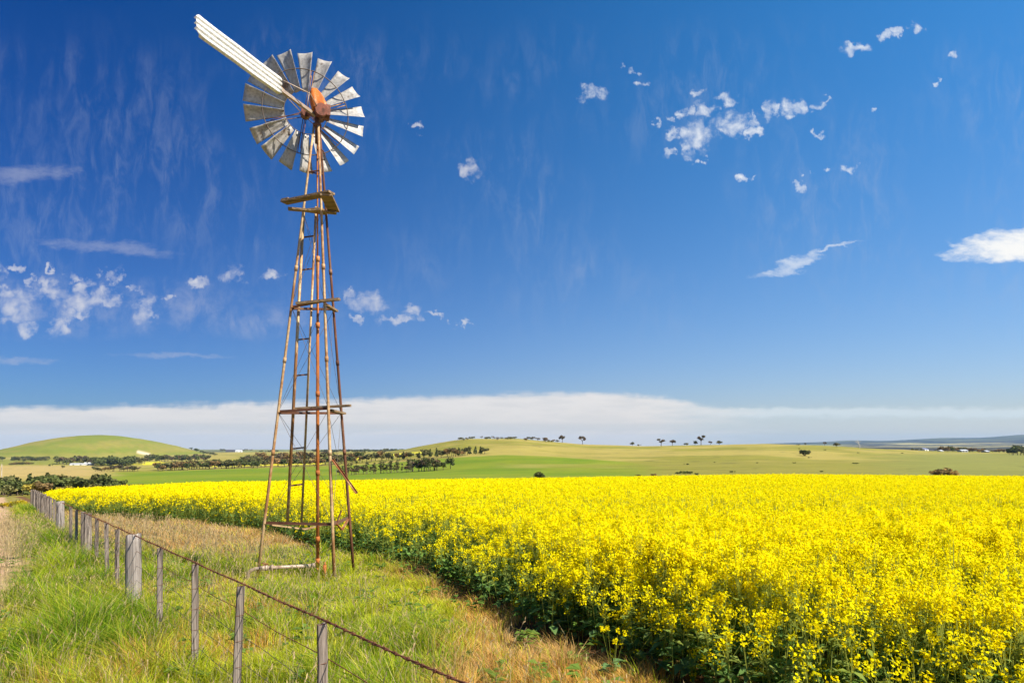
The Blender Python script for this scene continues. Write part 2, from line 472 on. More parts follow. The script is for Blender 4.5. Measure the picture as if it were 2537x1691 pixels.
def part(name, bm, mat, parent, label=None, smooth=False, world=True):
    """one mesh object from a bmesh built in world coordinates"""
    if world and parent: bmesh.ops.translate(bm, verts=bm.verts, vec=-origin_of(parent))
    bmesh.ops.recalc_face_normals(bm, faces=bm.faces)
    me = bpy.data.meshes.new(name); bm.to_mesh(me); bm.free()
    if mat: me.materials.append(mat)
    if smooth: me.polygons.foreach_set('use_smooth', np.ones(len(me.polygons), bool))
    o = link(name, me, parent)
    if label: o['label'] = label
    return o


def frame_of(d):
    d = d.normalized()
    a = d.cross(Vector((0, 0, 1)))
    if a.length < 1e-3: a = Vector((1, 0, 0))
    a.normalize(); b = a.cross(d).normalized()
    return a, b


def tube(bm, pts, r, n=8, r1=None, cap=True):
    pts = [Vector(p) for p in pts]
    rings = []
    for i, p in enumerate(pts):
        d = (pts[min(i + 1, len(pts) - 1)] - pts[max(i - 1, 0)])
        a, b = frame_of(d)
        rr = r if r1 is None else r + (r1 - r) * i / max(len(pts) - 1, 1)
        rings.append([bm.verts.new(p + a * (rr * math.cos(2 * math.pi * k / n)) + b * (rr * math.sin(2 * math.pi * k / n))) for k in range(n)])
    for A, B in zip(rings[:-1], rings[1:]):
        for k in range(n): bm.faces.new((A[k], A[(k + 1) % n], B[(k + 1) % n], B[k]))
    if cap:
        bm.faces.new(rings[0]); bm.faces.new(rings[-1][::-1])
    return bm


def beam(bm, p0, p1, w, h, up=None, angle=False):
    """bar of width w (sideways) and height h; an L section when angle is set"""
    p0 = Vector(p0); p1 = Vector(p1)
    d = (p1 - p0).normalized()
    upv = Vector(up) if up else Vector((0, 0, 1))
    a = d.cross(upv)
    if a.length < 1e-3: a = Vector((1, 0, 0))
    a.normalize(); b = a.cross(d).normalized()

    def box(ox, oy, ww, hh):
        vs = []
        for p in (p0, p1):
            for sx, sy in ((-1, -1), (1, -1), (1, 1), (-1, 1)):
                vs.append(bm.verts.new(p + a * (ox + sx * ww / 2) + b * (oy + sy * hh / 2)))
        for f in ((0, 1, 2, 3), (7, 6, 5, 4), (0, 4, 5, 1), (1, 5, 6, 2), (2, 6, 7, 3), (3, 7, 4, 0)): bm.faces.new([vs[i] for i in f])
    if angle:
        t = .008
        box(0, -h / 2 + t / 2, w, t); box(-w / 2 + t / 2, t / 2 + .0005, t, h - t)
    else: box(0, 0, w, h)
    return bm


# ------------------------------------------------------------------ materials
def metal_mat(name, paint, rust, amount, rough=.55, metallic=.25, scale=3.0, streak=(1, 1, .35), bump=.15):
    m, N, out = mat_new(name)
    tc = N.n('ShaderNodeTexCoord').outputs['Object']
    mp = N.n('ShaderNodeMapping'); N.put(mp.inputs[0], tc); mp.inputs['Scale'].default_value = streak
    n1 = N.noise(mp.outputs[0], scale, 7, .65, .4)
    n2 = N.noise(tc, scale * 9, 5, .6)
    f = N.ss(N.m('MULTIPLY_ADD', n2, .25, n1), .72 - amount, .88 - amount)
    dk = tuple(c * .62 for c in paint[:3]) + (1,)
    pc = N.mix(N.ss(n2, .35, .7), paint, dk)
    rc = N.mix(N.ss(n1, .4, .7), rust, tuple(c * .5 for c in rust[:3]) + (1,))
    c = N.mix(f, pc, rc)
    b = N.n('ShaderNodeBsdfPrincipled')
    N.put(b.inputs['Base Color'], c)
    N.put(b.inputs['Roughness'], N.m('MULTIPLY_ADD', f, .3, rough, clamp=True))
    N.put(b.inputs['Metallic'], N.m('MULTIPLY', N.m('SUBTRACT', 1, f), metallic))
    bp = N.n('ShaderNodeBump'); bp.inputs['Strength'].default_value = bump; bp.inputs['Distance'].default_value = .01
    N.put(bp.inputs['Height'], n2); m.node_tree.links.new(bp.outputs[0], b.inputs['Normal'])
    m.node_tree.links.new(b.outputs[0], out.inputs[0])
    return m


def wood_mat(name, light, dark, scale=1.0, axis=2):
    m, N, out = mat_new(name)
    tc = N.n('ShaderNodeTexCoord').outputs['Object']
    mp = N.n('ShaderNodeMapping'); N.put(mp.inputs[0], tc)
    sc = [38 * scale] * 3; sc[axis] = 1.6 * scale
    mp.inputs['Scale'].default_value = sc
    oi = N.n('ShaderNodeObjectInfo')
    ad = N.n('ShaderNodeVectorMath', operation='ADD'); N.put(ad.inputs[0], mp.outputs[0]); N.put(ad.inputs[1], N.xyz(N.m('MULTIPLY', oi.outputs['Random'], 50), 0, 0))
    g = N.noise(ad.outputs[0], 1.0, 6, .7, .5)
    cr = N.noise(ad.outputs[0], .5, 3, .5, 1.0)
    crack = N.ss(N.m('ABSOLUTE', N.m('SUBTRACT', cr, .5)), .035, .0)
    big = N.noise(tc, 2.5, 4, .6)
    c = N.mix(N.ss(g, .3, .72), dark, light)
    c = N.mix(N.m('MULTIPLY', N.ss(big, .45, .8), .5), c, tuple(k * .55 for k in light[:3]) + (1,))
    c = N.mix(N.m('MULTIPLY', crack, .85), c, (.012, .009, .008, 1))
    b = N.n('ShaderNodeBsdfPrincipled'); N.put(b.inputs['Base Color'], c); b.inputs['Roughness'].default_value = .88
    hgt = N.m('SUBTRACT', g, N.m('MULTIPLY', crack, 1.6))
    bp = N.n('ShaderNodeBump'); bp.inputs['Strength'].default_value = .7; bp.inputs['Distance'].default_value = .008
    N.put(bp.inputs['Height'], hgt); m.node_tree.links.new(bp.outputs[0], b.inputs['Normal'])
    m.node_tree.links.new(b.outputs[0], out.inputs[0])
    return m


def plain_mat(name, col, rough=.8, metallic=0.0, nscale=4.0, var=.3):
    m, N, out = mat_new(name)
    tc = N.n('ShaderNodeTexCoord').outputs['Object']
    n = N.noise(tc, nscale, 5, .6)
    c = N.mix(N.ss(n, .3, .7), tuple(k * (1 - var) for k in col[:3]) + (1,), tuple(min(1, k * (1 + var * .5)) for k in col[:3]) + (1,))
    b = N.n('ShaderNodeBsdfPrincipled'); N.put(b.inputs['Base Color'], c)
    b.inputs['Roughness'].default_value = rough; b.inputs['Metallic'].default_value = metallic
    m.node_tree.links.new(b.outputs[0], out.inputs[0])
    return m


MT = {
    'leg_pale': metal_mat('weathered_galvanised_pipe', (.50, .34, .175, 1), (.34, .15, .045, 1), .16, scale=1.6, bump=.08),
    'leg_rust': metal_mat('rusty_pipe', (.42, .27, .13, 1), (.24, .075, .018, 1), .22),
    'leg_dark': metal_mat('brown_rusted_pipe', (.20, .10, .05, 1), (.13, .045, .018, 1), .28),
    'rod_rust': metal_mat('orange_rusted_pipe', (.50, .26, .09, 1), (.42, .125, .02, 1), .26),
    'iron': metal_mat('brown_iron', (.16, .10, .06, 1), (.14, .05, .02, 1), .25),
    'blade': metal_mat('galvanised_sheet', (.41, .39, .365, 1), (.20, .12, .07, 1), .02, rough=.45, metallic=.08, scale=2.2, streak=(1, 1, 1), bump=.05),
    'vane': metal_mat('cream_painted_sheet', (.76, .74, .70, 1), (.40, .28, .15, 1), -.10, rough=.5, metallic=.0, scale=3.0, streak=(1, 1, 1), bump=.05),
    'hood': metal_mat('orange_rusted_hood', (.52, .36, .24, 1), (.62, .15, .012, 1), .24, scale=5, streak=(1, 1, .3)),
    'red': metal_mat('red_oxide_casting', (.22, .06, .03, 1), (.10, .035, .018, 1), .15, scale=6),
    'plank': wood_mat('old_timber_plank', (.36, .24, .13, 1), (.12, .07, .035, 1), .8, 0),
    'post': wood_mat('grey_weathered_post', (.33, .27, .225, 1), (.06, .042, .032, 1), .8),
    'log': wood_mat('pale_grey_log', (.40, .355, .325, 1), (.15, .12, .10, 1), .5),
    'wire': plain_mat('rusty_wire', (.17, .06, .025), .8, .2, 20),
    'thin_wire': plain_mat('grey_brown_wire', (.13, .10, .08), .6, .5, 20),
    'pipe': metal_mat('lilac_grey_pipe', (.42, .32, .25, 1), (.28, .16, .09, 1), .08),
    'pole': wood_mat('bleached_pole', (.55, .47, .36, 1), (.30, .24, .18, 1), .2),
    'bark': plain_mat('bark', (.14, .10, .075), .9, 0, 3, .4),
    'pale_bark': plain_mat('bleached_bark', (.62, .56, .50), .8, 0, 3, .2),
    'white_wall': plain_mat('white_weatherboard', (.80, .79, .76), .7, 0, .3, .08),
    'grey_wall': plain_mat('grey_sheet_wall', (.42, .42, .44), .7, 0, .3, .1),
    'dark_wall': plain_mat('dark_shed_wall', (.10, .10, .12), .7, 0, .3, .2),
    'iron_roof': plain_mat('pale_iron_roof', (.62, .63, .65), .45, .2, .3, .1),
    'dark_roof': plain_mat('dark_roof', (.09, .085, .09), .7, 0, .3, .2),
    'blue_roof': plain_mat('blue_grey_roof', (.20, .22, .34), .5, 0, .3, .1),
    'opening': plain_mat('dark_opening', (.02, .02, .025), .4),
}

# ------------------------------------------------------------------ ground sheet


def poly_mask(u, v, pts):
    """even-odd polygon test"""
    ins = np.zeros(u.shape, bool)
    n = len(pts)
    for i in range(n):
        x0, y0 = pts[i]; x1, y1 = pts[(i + 1) % n]
        cond = ((y0 > v) != (y1 > v))
        xi = (x1 - x0) * (v - y0) / ((y1 - y0) if y1 != y0 else 1e-9) + x0
        ins ^= cond & (u < xi)
    return ins


def straw_amount(X, Y):
    dc = edge_x(Y) - X
    n = fbm(X * .55 + 9, Y * .4 + 3, 3)
    a = sstep(Y + (n - .5) * 7, 15.2, 19.5) * sstep(X - fence_x(Y), .2, 1.5)
    b = sstep(1.15 + (n - .5) * 1.6 - dc, -.2, .6) * sstep(Y, 30, 8)
    c = sstep(9.4 - Y + (n - .5) * 3, .2, 1.4) * sstep(X + (n - .5) * 1.2, -1.35, -.3)
    d = sstep(n, .56, .74) * .75
    e = sstep(fence_x(Y) - 1.9 - X + (n - .5) * .8, 0, .5) * .9
    return np.clip(np.maximum.reduce([a, b, c, d * np.ones_like(a), e]), 0, 1)


def make_ground():
    ny, nx = 560, 640
    yp = np.exp(np.linspace(math.log(13.0), math.log(16515.0), ny))   # distance from an apex 15 m behind the camera
    rt = np.linspace(-1.02, 1.02, nx)
    Yg = np.repeat((yp - 15)[:, None], nx, 1)
    Xg = yp[:, None] * rt[None, :]
    Xf, Yf = Xg.ravel(), Yg.ravel()
    Z = terrain(Xf, Yf)
    V = np.stack([Xf, Yf, Z], 1)
    i = np.arange(ny - 1)[:, None] * nx + np.arange(nx - 1)[None, :]
    i = i.ravel()
    Fq = np.stack([i, i + 1, i + nx + 1, i + nx], 1)
    Ys = np.maximum(Yf, 5)
    u = CU + F * Xf / Ys
    v = HV - F * Z / Ys
    n1 = fbm(Xf / (Ys * .09) + 5, np.log(Ys) * 14, 4)
    n2 = fbm(Xf / (Ys * .02) + 1, np.log(Ys) * 60 + 7, 3)
    nl = fbm(Xf / (Ys * .16), np.log(Ys) * 9 + 40, 3)
    col = np.zeros((len(Xf), 3))
    # far pasture
    tan = np.array([.31, .255, .06]); oli = np.array([.215, .20, .03])
    col[:] = tan
    col = lerp(col, oli, sstep(n1, .42, .62)[:, None])
    jit = (n1 - .5) * 5 + (n2 - .5) * 2
    up = np.interp(u, [-700, 0, 230, 400, 640, 850, 960, 1100, 1250, 1400, 1520, 1650, 1700], [1178, 1178, 1172, 1167, 1158, 1153, 1146, 1134, 1126, 1132, 1141, 1157, 1180])
    g = sstep(v + jit * .6, up - 1.5, up + 2) * sstep(u + jit * 8, 1690, 1560)
    g = g * sstep(u + (n1 - .5) * 120, 180, 320)
    strip = sstep(np.abs(v + jit - np.interp(u, [1280, 1600], [1153, 1155])), 7, 3) * sstep(u, 1180, 1320) * sstep(u, 1660, 1500)
    bright = lerp(np.array([.125, .19, .008]), np.array([.18, .215, .014]), sstep(n1, .3, .7)[:, None])
    far = (Yf > 60)
    col = lerp(col, bright, (g * (1 - .6 * strip))[:, None])
    # right hand lower slopes, greener and greyer
    low = sstep(v + jit, 1134, 1146) * sstep(u, 1500, 1700)
    col = lerp(col, oli * .92, (low * .8)[:, None])
    rg = sstep(u + jit * 10, 2050, 2330) * sstep(v, 1118, 1128)
    col = lerp(col, np.array([.19, .195, .045]), (rg * .85)[:, None])
    # left: pale stubble paddock, hill
    pl = sstep(u + (n1 - .5) * 120, 330, 180) * sstep(v + jit, 1150, 1156) * sstep(v + jit, 1190, 1176)
    col = lerp(col, np.array([.38, .28, .095]), pl[:, None])
    gl = sstep(u, 420, 250) * sstep(v + jit * .5, 1135, 1139) * sstep(v + jit * .5, 1152, 1149)
    col = lerp(col, np.array([.20, .20, .03]), gl[:, None])
    hr = np.hypot(Xf - HILL[0], Yf - HILL[1])
    hm = sstep(hr, 400, 330)
    hc = lerp(np.array([.155, .18, .018]), np.array([.22, .195, .035]), sstep(fbm(Xf / 130 + 3, Z / 14, 3), .42, .62)[:, None])
    col = lerp(col, hc, hm[:, None])
    quarry = hm * ((np.abs(v - 1112 - (u - 326) * .27 - (n1 - .5) * 6) < 2.3 + (n2 - .5) * 4.5) & (u > 322) & (u < 370) & (Yf < 2450))
    col = lerp(col, np.array([.60, .47, .32]), quarry[:, None])
    cl1 = np.abs(fbm(Xf / 160 + 4, Yf / 75 + 2, 3) - .5); cl2 = np.abs(fbm(Xf / 260 + 40, Yf / 120 + 12, 2) - .47)
    ln = np.maximum(sstep(cl1, .014, .004) * sstep(n2, .45, .6), sstep(cl2, .010, .003) * .8) * sstep(Yf, 170, 240) * sstep(Yf, 1000, 850)
    col = lerp(col, np.array([.10, .10, .025]), (ln * .5)[:, None])
    # strips of the same yellow crop far off
    yel = np.zeros(len(Xf), bool)
    for pg in ([(357, 1143), (402, 1142), (404, 1150), (355, 1151)], [(240, 1150), (530, 1145), (530, 1148), (240, 1152)], [(575, 1138), (600, 1138), (600, 1142), (575, 1142)],
               [(860, 1134), (915, 1128), (1052, 1117), (1060, 1121), (960, 1131), (880, 1139)], [(520, 1153), (800, 1146), (800, 1149), (520, 1156)]):
        yel |= poly_mask(u, v, pg) & (Yf > 500)
    col[yel] = lerp(np.array([.62, .52, .02]), np.array([.46, .44, .04]), sstep(n2, .4, .6)[:, None])[yel]
    # the plain: belts of trees between pale paddocks
    pln = sstep(Yf, 2700, 3300) * (1 - hm)
    belts = fbm(Xf / 1500 + 2, Yf / 190, 4)
    pc = lerp(np.array([.26, .235, .06]), np.array([.05, .06, .045]), sstep(belts, .45, .54)[:, None])
    pc = lerp(pc, np.array([.24, .27, .08]), sstep(fbm(Xf / 900 + 50, Yf / 300 + 9, 3), .52, .6)[:, None] * .7)
    col = lerp(col, pc, pln[:, None])
    rp = sstep(u, 2020, 2150) * sstep(Yf, 1250, 1500)
    pr = lerp(np.array([.11, .10, .055]), np.array([.022, .022, .022]), sstep(fbm(Xf / 420, Yf / 240, 4), .38, .5)[:, None])
    pr = lerp(pr, np.array([.36, .31, .12]), (sstep(fbm(Xf / 700 + 77, Yf / 500 + 5, 3), .60, .66) * sstep(Yf, 3500, 6000))[:, None])
    col = lerp(col, pr, rp[:, None])
    hf = sstep(Yf, 8000, 9500)
    ch = lerp(np.array([.022, .03, .03]), np.array([.10, .11, .055]), sstep(fbm(Xf / 500, Yf / 350, 4), .45, .65)[:, None])
    col = lerp(col, ch, hf[:, None])
    # near: verge, dirt under the crop, track
    nr = sstep(Yf, 165, 130)
    vn = fbm(Xf * 1.3, Yf * 1.3, 4)
    verge = lerp(np.array([.18, .18, .02]), np.array([.28, .22, .06]), sstep(vn, .3, .7)[:, None])
    sa = straw_amount(Xf, Yf)
    verge = lerp(verge, lerp(np.array([.26, .17, .075]), np.array([.36, .27, .13]), vn[:, None]), (sa * .9)[:, None])
    dc = Xf - edge_x(Yf)
    soil = lerp(np.array([.10, .045, .02]), np.array([.20, .095, .045]), vn[:, None])
    verge = lerp(verge, soil, sstep(dc + (vn - .5) * .9, -.75, -.2)[:, None])
    inside = sstep(dc, .3, 1.2)
    crop = lerp(np.array([.07, .06, .015]), np.array([.12, .11, .02]), vn[:, None])
    crop = lerp(crop, np.array([.16, .15, .015]), sstep(Yf, 25, 60)[:, None])
    verge = lerp(verge, crop, inside[:, None])
    tk = fence_x(Yf) - 2.3 + .95 * sstep(Yf, 10, 15) - Xf + (vn - .5) * .7
    verge = lerp(verge, lerp(np.array([.38, .23, .12]), np.array([.56, .39, .24]), vn[:, None]), sstep(tk, 0, .5)[:, None] * sstep(tk, 4.2, 3.4)[:, None])
    col = lerp(col, verge, nr[:, None])
    m, N, out = mat_new('ground_cover')
    at = N.n('ShaderNodeAttribute', attribute_name='col').outputs['Color']
    geo = N.n('ShaderNodeTexCoord').outputs['Object']
    a = N.noise(geo, 9.0, 6, .7); b_ = N.noise(geo, .06, 5, .6); c_ = N.noise(geo, .012, 4, .6)
    k = N.m('MULTIPLY', N.m('MULTIPLY_ADD', a, .7, .65), N.m('MULTIPLY', N.m('MULTIPLY_ADD', b_, .45, .78), N.m('MULTIPLY_ADD', c_, .3, .85)))
    cc = N.mix(1.0, at, N.xyz(k, k, k), 'MULTIPLY')
    bs = N.n('ShaderNodeBsdfPrincipled'); N.put(bs.inputs['Base Color'], cc); bs.inputs['Roughness'].default_value = .95; bs.inputs['Specular IOR Level'].default_value = .1
    bp = N.n('ShaderNodeBump'); bp.inputs['Strength'].default_value = .6; bp.inputs['Distance'].default_value = .05
    N.put(bp.inputs['Height'], a); m.node_tree.links.new(bp.outputs[0], bs.inputs['Normal'])
    m.node_tree.links.new(bs.outputs[0], out.inputs[0])
    o = link('ground', np_mesh('ground', V, [Fq], col, m, True))
    props(o, kind='structure')
    return Z.min(), Z.max()


ZMIN, ZMAX = make_ground()

# ------------------------------------------------------------------ the windmill
WB = Vector((-3.82, 13.42, gz(-3.82, 13.42)))
mill = empty('windmill', WB, 'tall rusty three-legged water-pumping windmill standing in the grass beside the canola', 'windmill')


def px(u, v, Y): return Vector(((u - CU) / F * Y, Y, (HV - v) / F * Y))


APEX = Vector((-3.83, 13.42, 6.22))


def leg_line(base, off):
    top = APEX + Vector(off)
    return lambda z: base + (top - base) * ((z - base.z) / (top.z - base.z))


LB = Vector((-4.94, 13.2, 0)); LB.z = gz(LB.x, LB.y) - .08
RB = Vector((-3.36, 12.93, 0)); RB.z = gz(RB.x, RB.y) - .08
FB = Vector((-3.25, 14.05, 0)); FB.z = gz(FB.x, FB.y) - .08
legL, legR, legF = leg_line(LB, (-.06, -.01, 0)), leg_line(RB, (.035, -.045, 0)), leg_line(FB, (.03, .05, 0))
for fn, b0, r0, mt, lb in ((legL, LB, .030, 'leg_pale', 'tan weathered pipe leg at the left corner of the tower'), (legR, RB, .032, 'leg_pale', 'pale sunlit pipe leg nearest the viewer'), (legF, FB, .031, 'leg_dark', 'dark brown rusted pipe leg on the right')):
    bm = bmesh.new()
    zs = np.linspace(b0.z, APEX.z, 9)
    tube(bm, [fn(z) for z in zs], r0, 10, r0 * .72)
    for zc in (-.2, 1.6, 3.4):          # pipe sockets
        tube(bm, [fn(zc - .05), fn(zc + .05)], r0 * 1.14, 10)
    part('leg', bm, MT[mt], mill, lb, True)
# pump rod pipe rising up the middle
bm = bmesh.new()
RX, RY = -3.82, 13.42
zb = WB.z - .05
tube(bm, [(RX, RY, zb), (RX, RY, 1.9), (RX - .003, RY, 3.6)], .033, 10)
tube(bm, [(RX - .003, RY, 3.6), (RX - .01, RY, 6.3)], .016, 8)
for zc, h_ in ((-1.9, .05), (-.6, .05), (.95, .05), (2.3, .05), (3.6, .05), (-2.33, .05), (-2.5, .03), (-2.56, .03)):
    tube(bm, [(RX, RY, zc - h_), (RX, RY, zc + h_)], .042, 10)
part('pump_pipe', bm, MT['rod_rust'], mill, 'orange rusted pump pipe rising through the middle', True)

# girts between the legs
ring3 = {'L': 2.64, 'R': 2.74, 'F': 2.70}
ring2 = {'L': .60, 'R': .65, 'F': .62}
ring1 = {'L': -1.56, 'R': -1.56, 'F': -1.56}
up = Vector((0, 0, 1))


def girt(a, b, mt='iron', w=.05, h=.05, lab=None):
    return part('girt', beam(bmesh.new(), a, b, w, h, angle=True), MT[mt], mill, lab)


girt(legL(-1.56), legR(-1.56))
girt(legR(-1.56), legF(-1.54))
bm = bmesh.new()
sag = px(757, 1310, 13.75)
beam(bm, legL(-1.60) + Vector((.12, .03, 0)), sag, .045, .03); beam(bm, sag, legF(-1.58) - Vector((.12, .02, 0)), .045, .03)
part('girt', bm, MT['leg_pale'], mill, 'sagging bent girt on the far side')
bm = bmesh.new()
q0, q1, q2 = px(834, 1297, 13.05), px(847, 1312, 13.2), px(863, 1285, 13.6)
beam(bm, q0, q1, .045, .02); beam(bm, q1, q2, .045, .02)
part('brace_plate', bm, MT['leg_rust'], mill, 'bent loose strap beside the right leg')
for rg in (ring2, ring3):
    girt(legL(rg['L']), legR(rg['R'])); girt(legL(rg['L'] - .03), legF(rg['F'] - .03)); girt(legR(rg['R'] - .03), legF(rg['F'] - .03))
# timber guides laid across the girts, running out past the tower
for z_, a, b in ((ring3['L'] + .05, (-4.18, 13.24), (-3.305, 13.08)), (ring2['L'] + .055, (-4.20, 13.28), (-3.10, 13.10))):
    bm = bmesh.new()
    beam(bm, (a[0], a[1], z_), (b[0], b[1], z_ + .05), .09, .045)
    part('guide_plank', bm, MT['plank'], mill)
for z_ in (ring3['L'] + .02, ring2['L'] + .02):
    bm = bmesh.new()
    beam(bm, legR(z_) + Vector((.02, .06, 0)), legF(z_ - .04) + Vector((.07, -.05, 0)), .08, .04)
    part('guide_plank', bm, MT['plank'], mill)

# broken strut hanging off the near right leg
bm = bmesh.new()
beam(bm, px(824, 1137, 13.02), px(884, 1221, 12.75), .045, .035, angle=True)
part('loose_strut', bm, MT['leg_rust'], mill, 'broken angle iron strut hanging off the right leg')
bm = bmesh.new()
beam(bm, px(836, 1290, 13.3), px(846, 1263, 13.35), .03, .02)
part('loose_strut', bm, MT['iron'], mill)

# bracing wires
wires = [(legL, 2.64, legF, .6), (legL, .6, legF, 2.64), (legL, 2.64, legR, .65), (legR, 2.7, legL, .62), (legR, 2.7, legF, .6), (legF, 2.7, legR, .6),
         (legL, .58, legR, -1.54), (legR, .62, legL, -1.54), (legL, .58, legF, -1.54), (legF, .6, legL, -1.54), (legR, .6, legF, -1.5), (legF, .6, legR, -1.5),
         (legL, 4.5, legF, 2.7), (legF, 4.5, legL, 2.7), (legL, 4.5, legR, 2.7), (legR, 4.5, legL, 2.7)]
for f0, z0, f1, z1 in wires:
    part('brace_wire', tube(bmesh.new(), [f0(z0), f1(z1)], .0038, 5), MT['thin_wire'], mill)

# ladder on the back face
LA, LBt = px(712, 1296, 13.45), px(753, 512, 13.50)
RA, RBt = px(747, 1296, 13.62), px(783, 512, 13.58)
bm = bmesh.new(); tube(bm, [LA, LBt], .030, 8); tube(bm, [RA, RBt], .024, 8)
lad = part('ladder', bm, MT['leg_pale'], mill, 'pipe ladder on the back of the tower', True)
for v_ in (588, 669, 842, 931, 1112, 1203):
    t = (1296 - v_) / (1296 - 512)
    bm = bmesh.new(); beam(bm, LA.lerp(LBt, t), RA.lerp(RBt, t + .006), .035, .03, angle=True)
    part('rung', bm, MT['iron'], lad)

# platform: planks bolted round the three legs
PZ = 4.60
A, B, Cc = Vector((-4.40, 13.16, PZ)), Vector((-3.36, 12.72, PZ + .03)), Vector((-3.47, 13.50, PZ))
bm = bmesh.new()
beam(bm, legL(PZ - .06), legR(PZ - .06), .05, .05); beam(bm, legR(PZ - .06), legF(PZ - .06), .05, .05); beam(bm, legL(PZ - .06) , legF(PZ - .06), .045, .045)
plat = part('platform', bm, MT['plank'], mill, 'small triangular timber platform below the wheel')


def plank(p0, p1, w, th, dz=0, tag=None):
    bm = bmesh.new(); beam(bm, Vector(p0) + up * dz, Vector(p1) + up * dz, w, th)
    part('plank', bm, MT['plank'], plat, tag)


plank(A, B, .19, .04, .02)
plank(B + Vector((-.10, -.02, 0)), Cc + Vector((-.06, .03, 0)), .22, .04, -.025)
plank(A + Vector((.05, .10, 0)), Cc + Vector((.0, .0, 0)), .13, .035, -.068)
plank(A + Vector((.0, .02, 0)), A + Vector((.15, -.05, 0)), .16, .03, .062)

# mast top, gearbox, hood
bm = bmesh.new()
tube(bm, [APEX - up * .35, APEX + up * .16], .045, 10); tube(bm, [APEX - up * .02, APEX + up * .03], .085, 12)
part('mast', bm, MT['iron'], mill, None, True)
for zr in (4.98 + .32,):
    bm = bmesh.new(); tube(bm, [legL(zr), legR(zr), legF(zr), legL(zr)], .014, 6); part('girt', bm, MT['iron'], mill)
bm = bmesh.new()        # loop of bent iron at the right of the mast
tube(bm, [px(789, 366, 13.4), px(801, 374, 13.4), px(806, 384, 13.4), px(804, 396, 13.4), px(793, 393, 13.4), px(784, 395, 13.4)], .012, 6)
part('pull_out_bracket', bm, MT['iron'], mill, None, True)

WR = 1.19
WC = Vector((-4.20, 13.90, 6.70))
bz, tl = R(22.0), R(4.25)
AX = Vector((-math.sin(bz) * math.cos(tl), math.cos(bz) * math.cos(tl), math.sin(tl)))   # away from the tail
HX = Vector((math.cos(bz), math.sin(bz), 0))
UX = HX.cross(AX)
if UX.z < 0: UX = -UX


def wp(r, a, d=0.0): return WC + HX * (r * math.cos(a)) + UX * (r * math.sin(a)) + AX * d


GB = Vector((-3.76, 13.40, 6.46))
bm = bmesh.new()
tube(bm, [GB - AX * .20, GB + AX * .22], .12, 14)
tube(bm, [GB + AX * .20, WC - AX * .02], .05, 10)
beam(bm, GB + Vector((.05, -.02, -.09)), GB + Vector((.05, .0, .12)), .26, .24, up=(AX.x, AX.y, 0))
gear = part('gearbox', bm, MT['red'], mill, 'red oxide gear casting behind the wheel', False)
# hood: a helmet drawn to a ridge
bm = bmesh.new()
prof = [(.0, .155, .16), (.10, .155, .165), (.22, .135, .14), (.32, .10, .10), (.385, .055, .06)]
rings = []
for h_, a_, b_ in prof:
    rings.append([bm.verts.new(GB + Vector((-.01, 0, .06 + h_)) + HX * (a_ * math.copysign(abs(math.cos(t)) ** .6, math.cos(t)) - h_ * .28) + AX * (b_ * math.copysign(abs(math.sin(t)) ** .6, math.sin(t)))) for t in np.linspace(0, 2 * math.pi, 16, endpoint=False)])
for a_, b_ in zip(rings[:-1], rings[1:]):
    for k in range(16): bm.faces.new((a_[k], a_[(k + 1) % 16], b_[(k + 1) % 16], b_[k]))
bm.faces.new(rings[-1]); bm.faces.new(rings[0][::-1])
part('hood', bm, MT['hood'], gear, 'orange rusted helmet hood', False)

# wheel
bm = bmesh.new()
tube(bm, [WC - AX * .10, WC + AX * .12], .10, 14); tube(bm, [WC + AX * .12, WC + AX * .2], .05, 10)
wheel = part('wheel', bm, MT['red'], mill, 'multi-bladed wind wheel seen from behind', False)
PH = R(11.05)
RI, RO = .425, .84


def ring_part(r, d, rad):
    bm = bmesh.new(); n = 54
    vs = []
    for k in range(n):
        a = 2 * math.pi * k / n
        c = wp(r, a, d); rd = (wp(r + 1, a, d) - c)
        vs.append([bm.verts.new(c + rd * (rad * math.cos(t)) + AX * (rad * 1.6 * math.sin(t))) for t in np.linspace(0, 2 * math.pi, 6, endpoint=False)])
    for k in range(n):
        for j in range(6): bm.faces.new((vs[k][j], vs[k][(j + 1) % 6], vs[(k + 1) % n][(j + 1) % 6], vs[(k + 1) % n][j]))
    part('rim_ring', bm, MT['thin_wire'], wheel, None, True)


ring_part(RO, -.045, .010); ring_part(RI, -.03, .008)
for k in range(18):
    a0 = PH + k * R(20) + R(rng.normal(0, .6))
    bm = bmesh.new()
    nr_, nc_ = 7, 8
    beta0 = R(32 + rng.normal(0, 2.0))
    grid = []
    dent = rng.normal(0, .009, (nr_ + 1, nc_ + 1)) * (1.5 if k in (10, 11, 12, 13) else .2)
    for i in range(nr_ + 1):
        r = lerp(RI - .005, WR * (1 - .02 * rng.random()), i / nr_)
        wd = lerp(.14, .325, i / nr_)
        beta = beta0 + R(5) * (1 - i / nr_)
        row = []
        for j in range(nc_ + 1):
            s = (j / nc_ - .5) * wd
            camber = .034 * (1 - (2 * j / nc_ - 1) ** 2) * (wd / .325)
            t_ = s * math.cos(beta) - camber * math.sin(beta)
            d_ = s * math.sin(beta) + camber * math.cos(beta) + dent[i, j]
            a = a0 + t_ / r if False else a0
            c = wp(r, a, 0); tg = (HX * -math.sin(a) + UX * math.cos(a))
            row.append(bm.verts.new(c + tg * t_ + AX * d_))
        grid.append(row)
    for i in range(nr_):
        for j in range(nc_):
            bm.faces.new((grid[i][j], grid[i][j + 1], grid[i + 1][j + 1], grid[i + 1][j]))
    bl = part('blade', bm, MT['blade'], wheel, None, True)
    md = bl.modifiers.new('sheet', 'SOLIDIFY'); md.thickness = .004; md.offset = 0
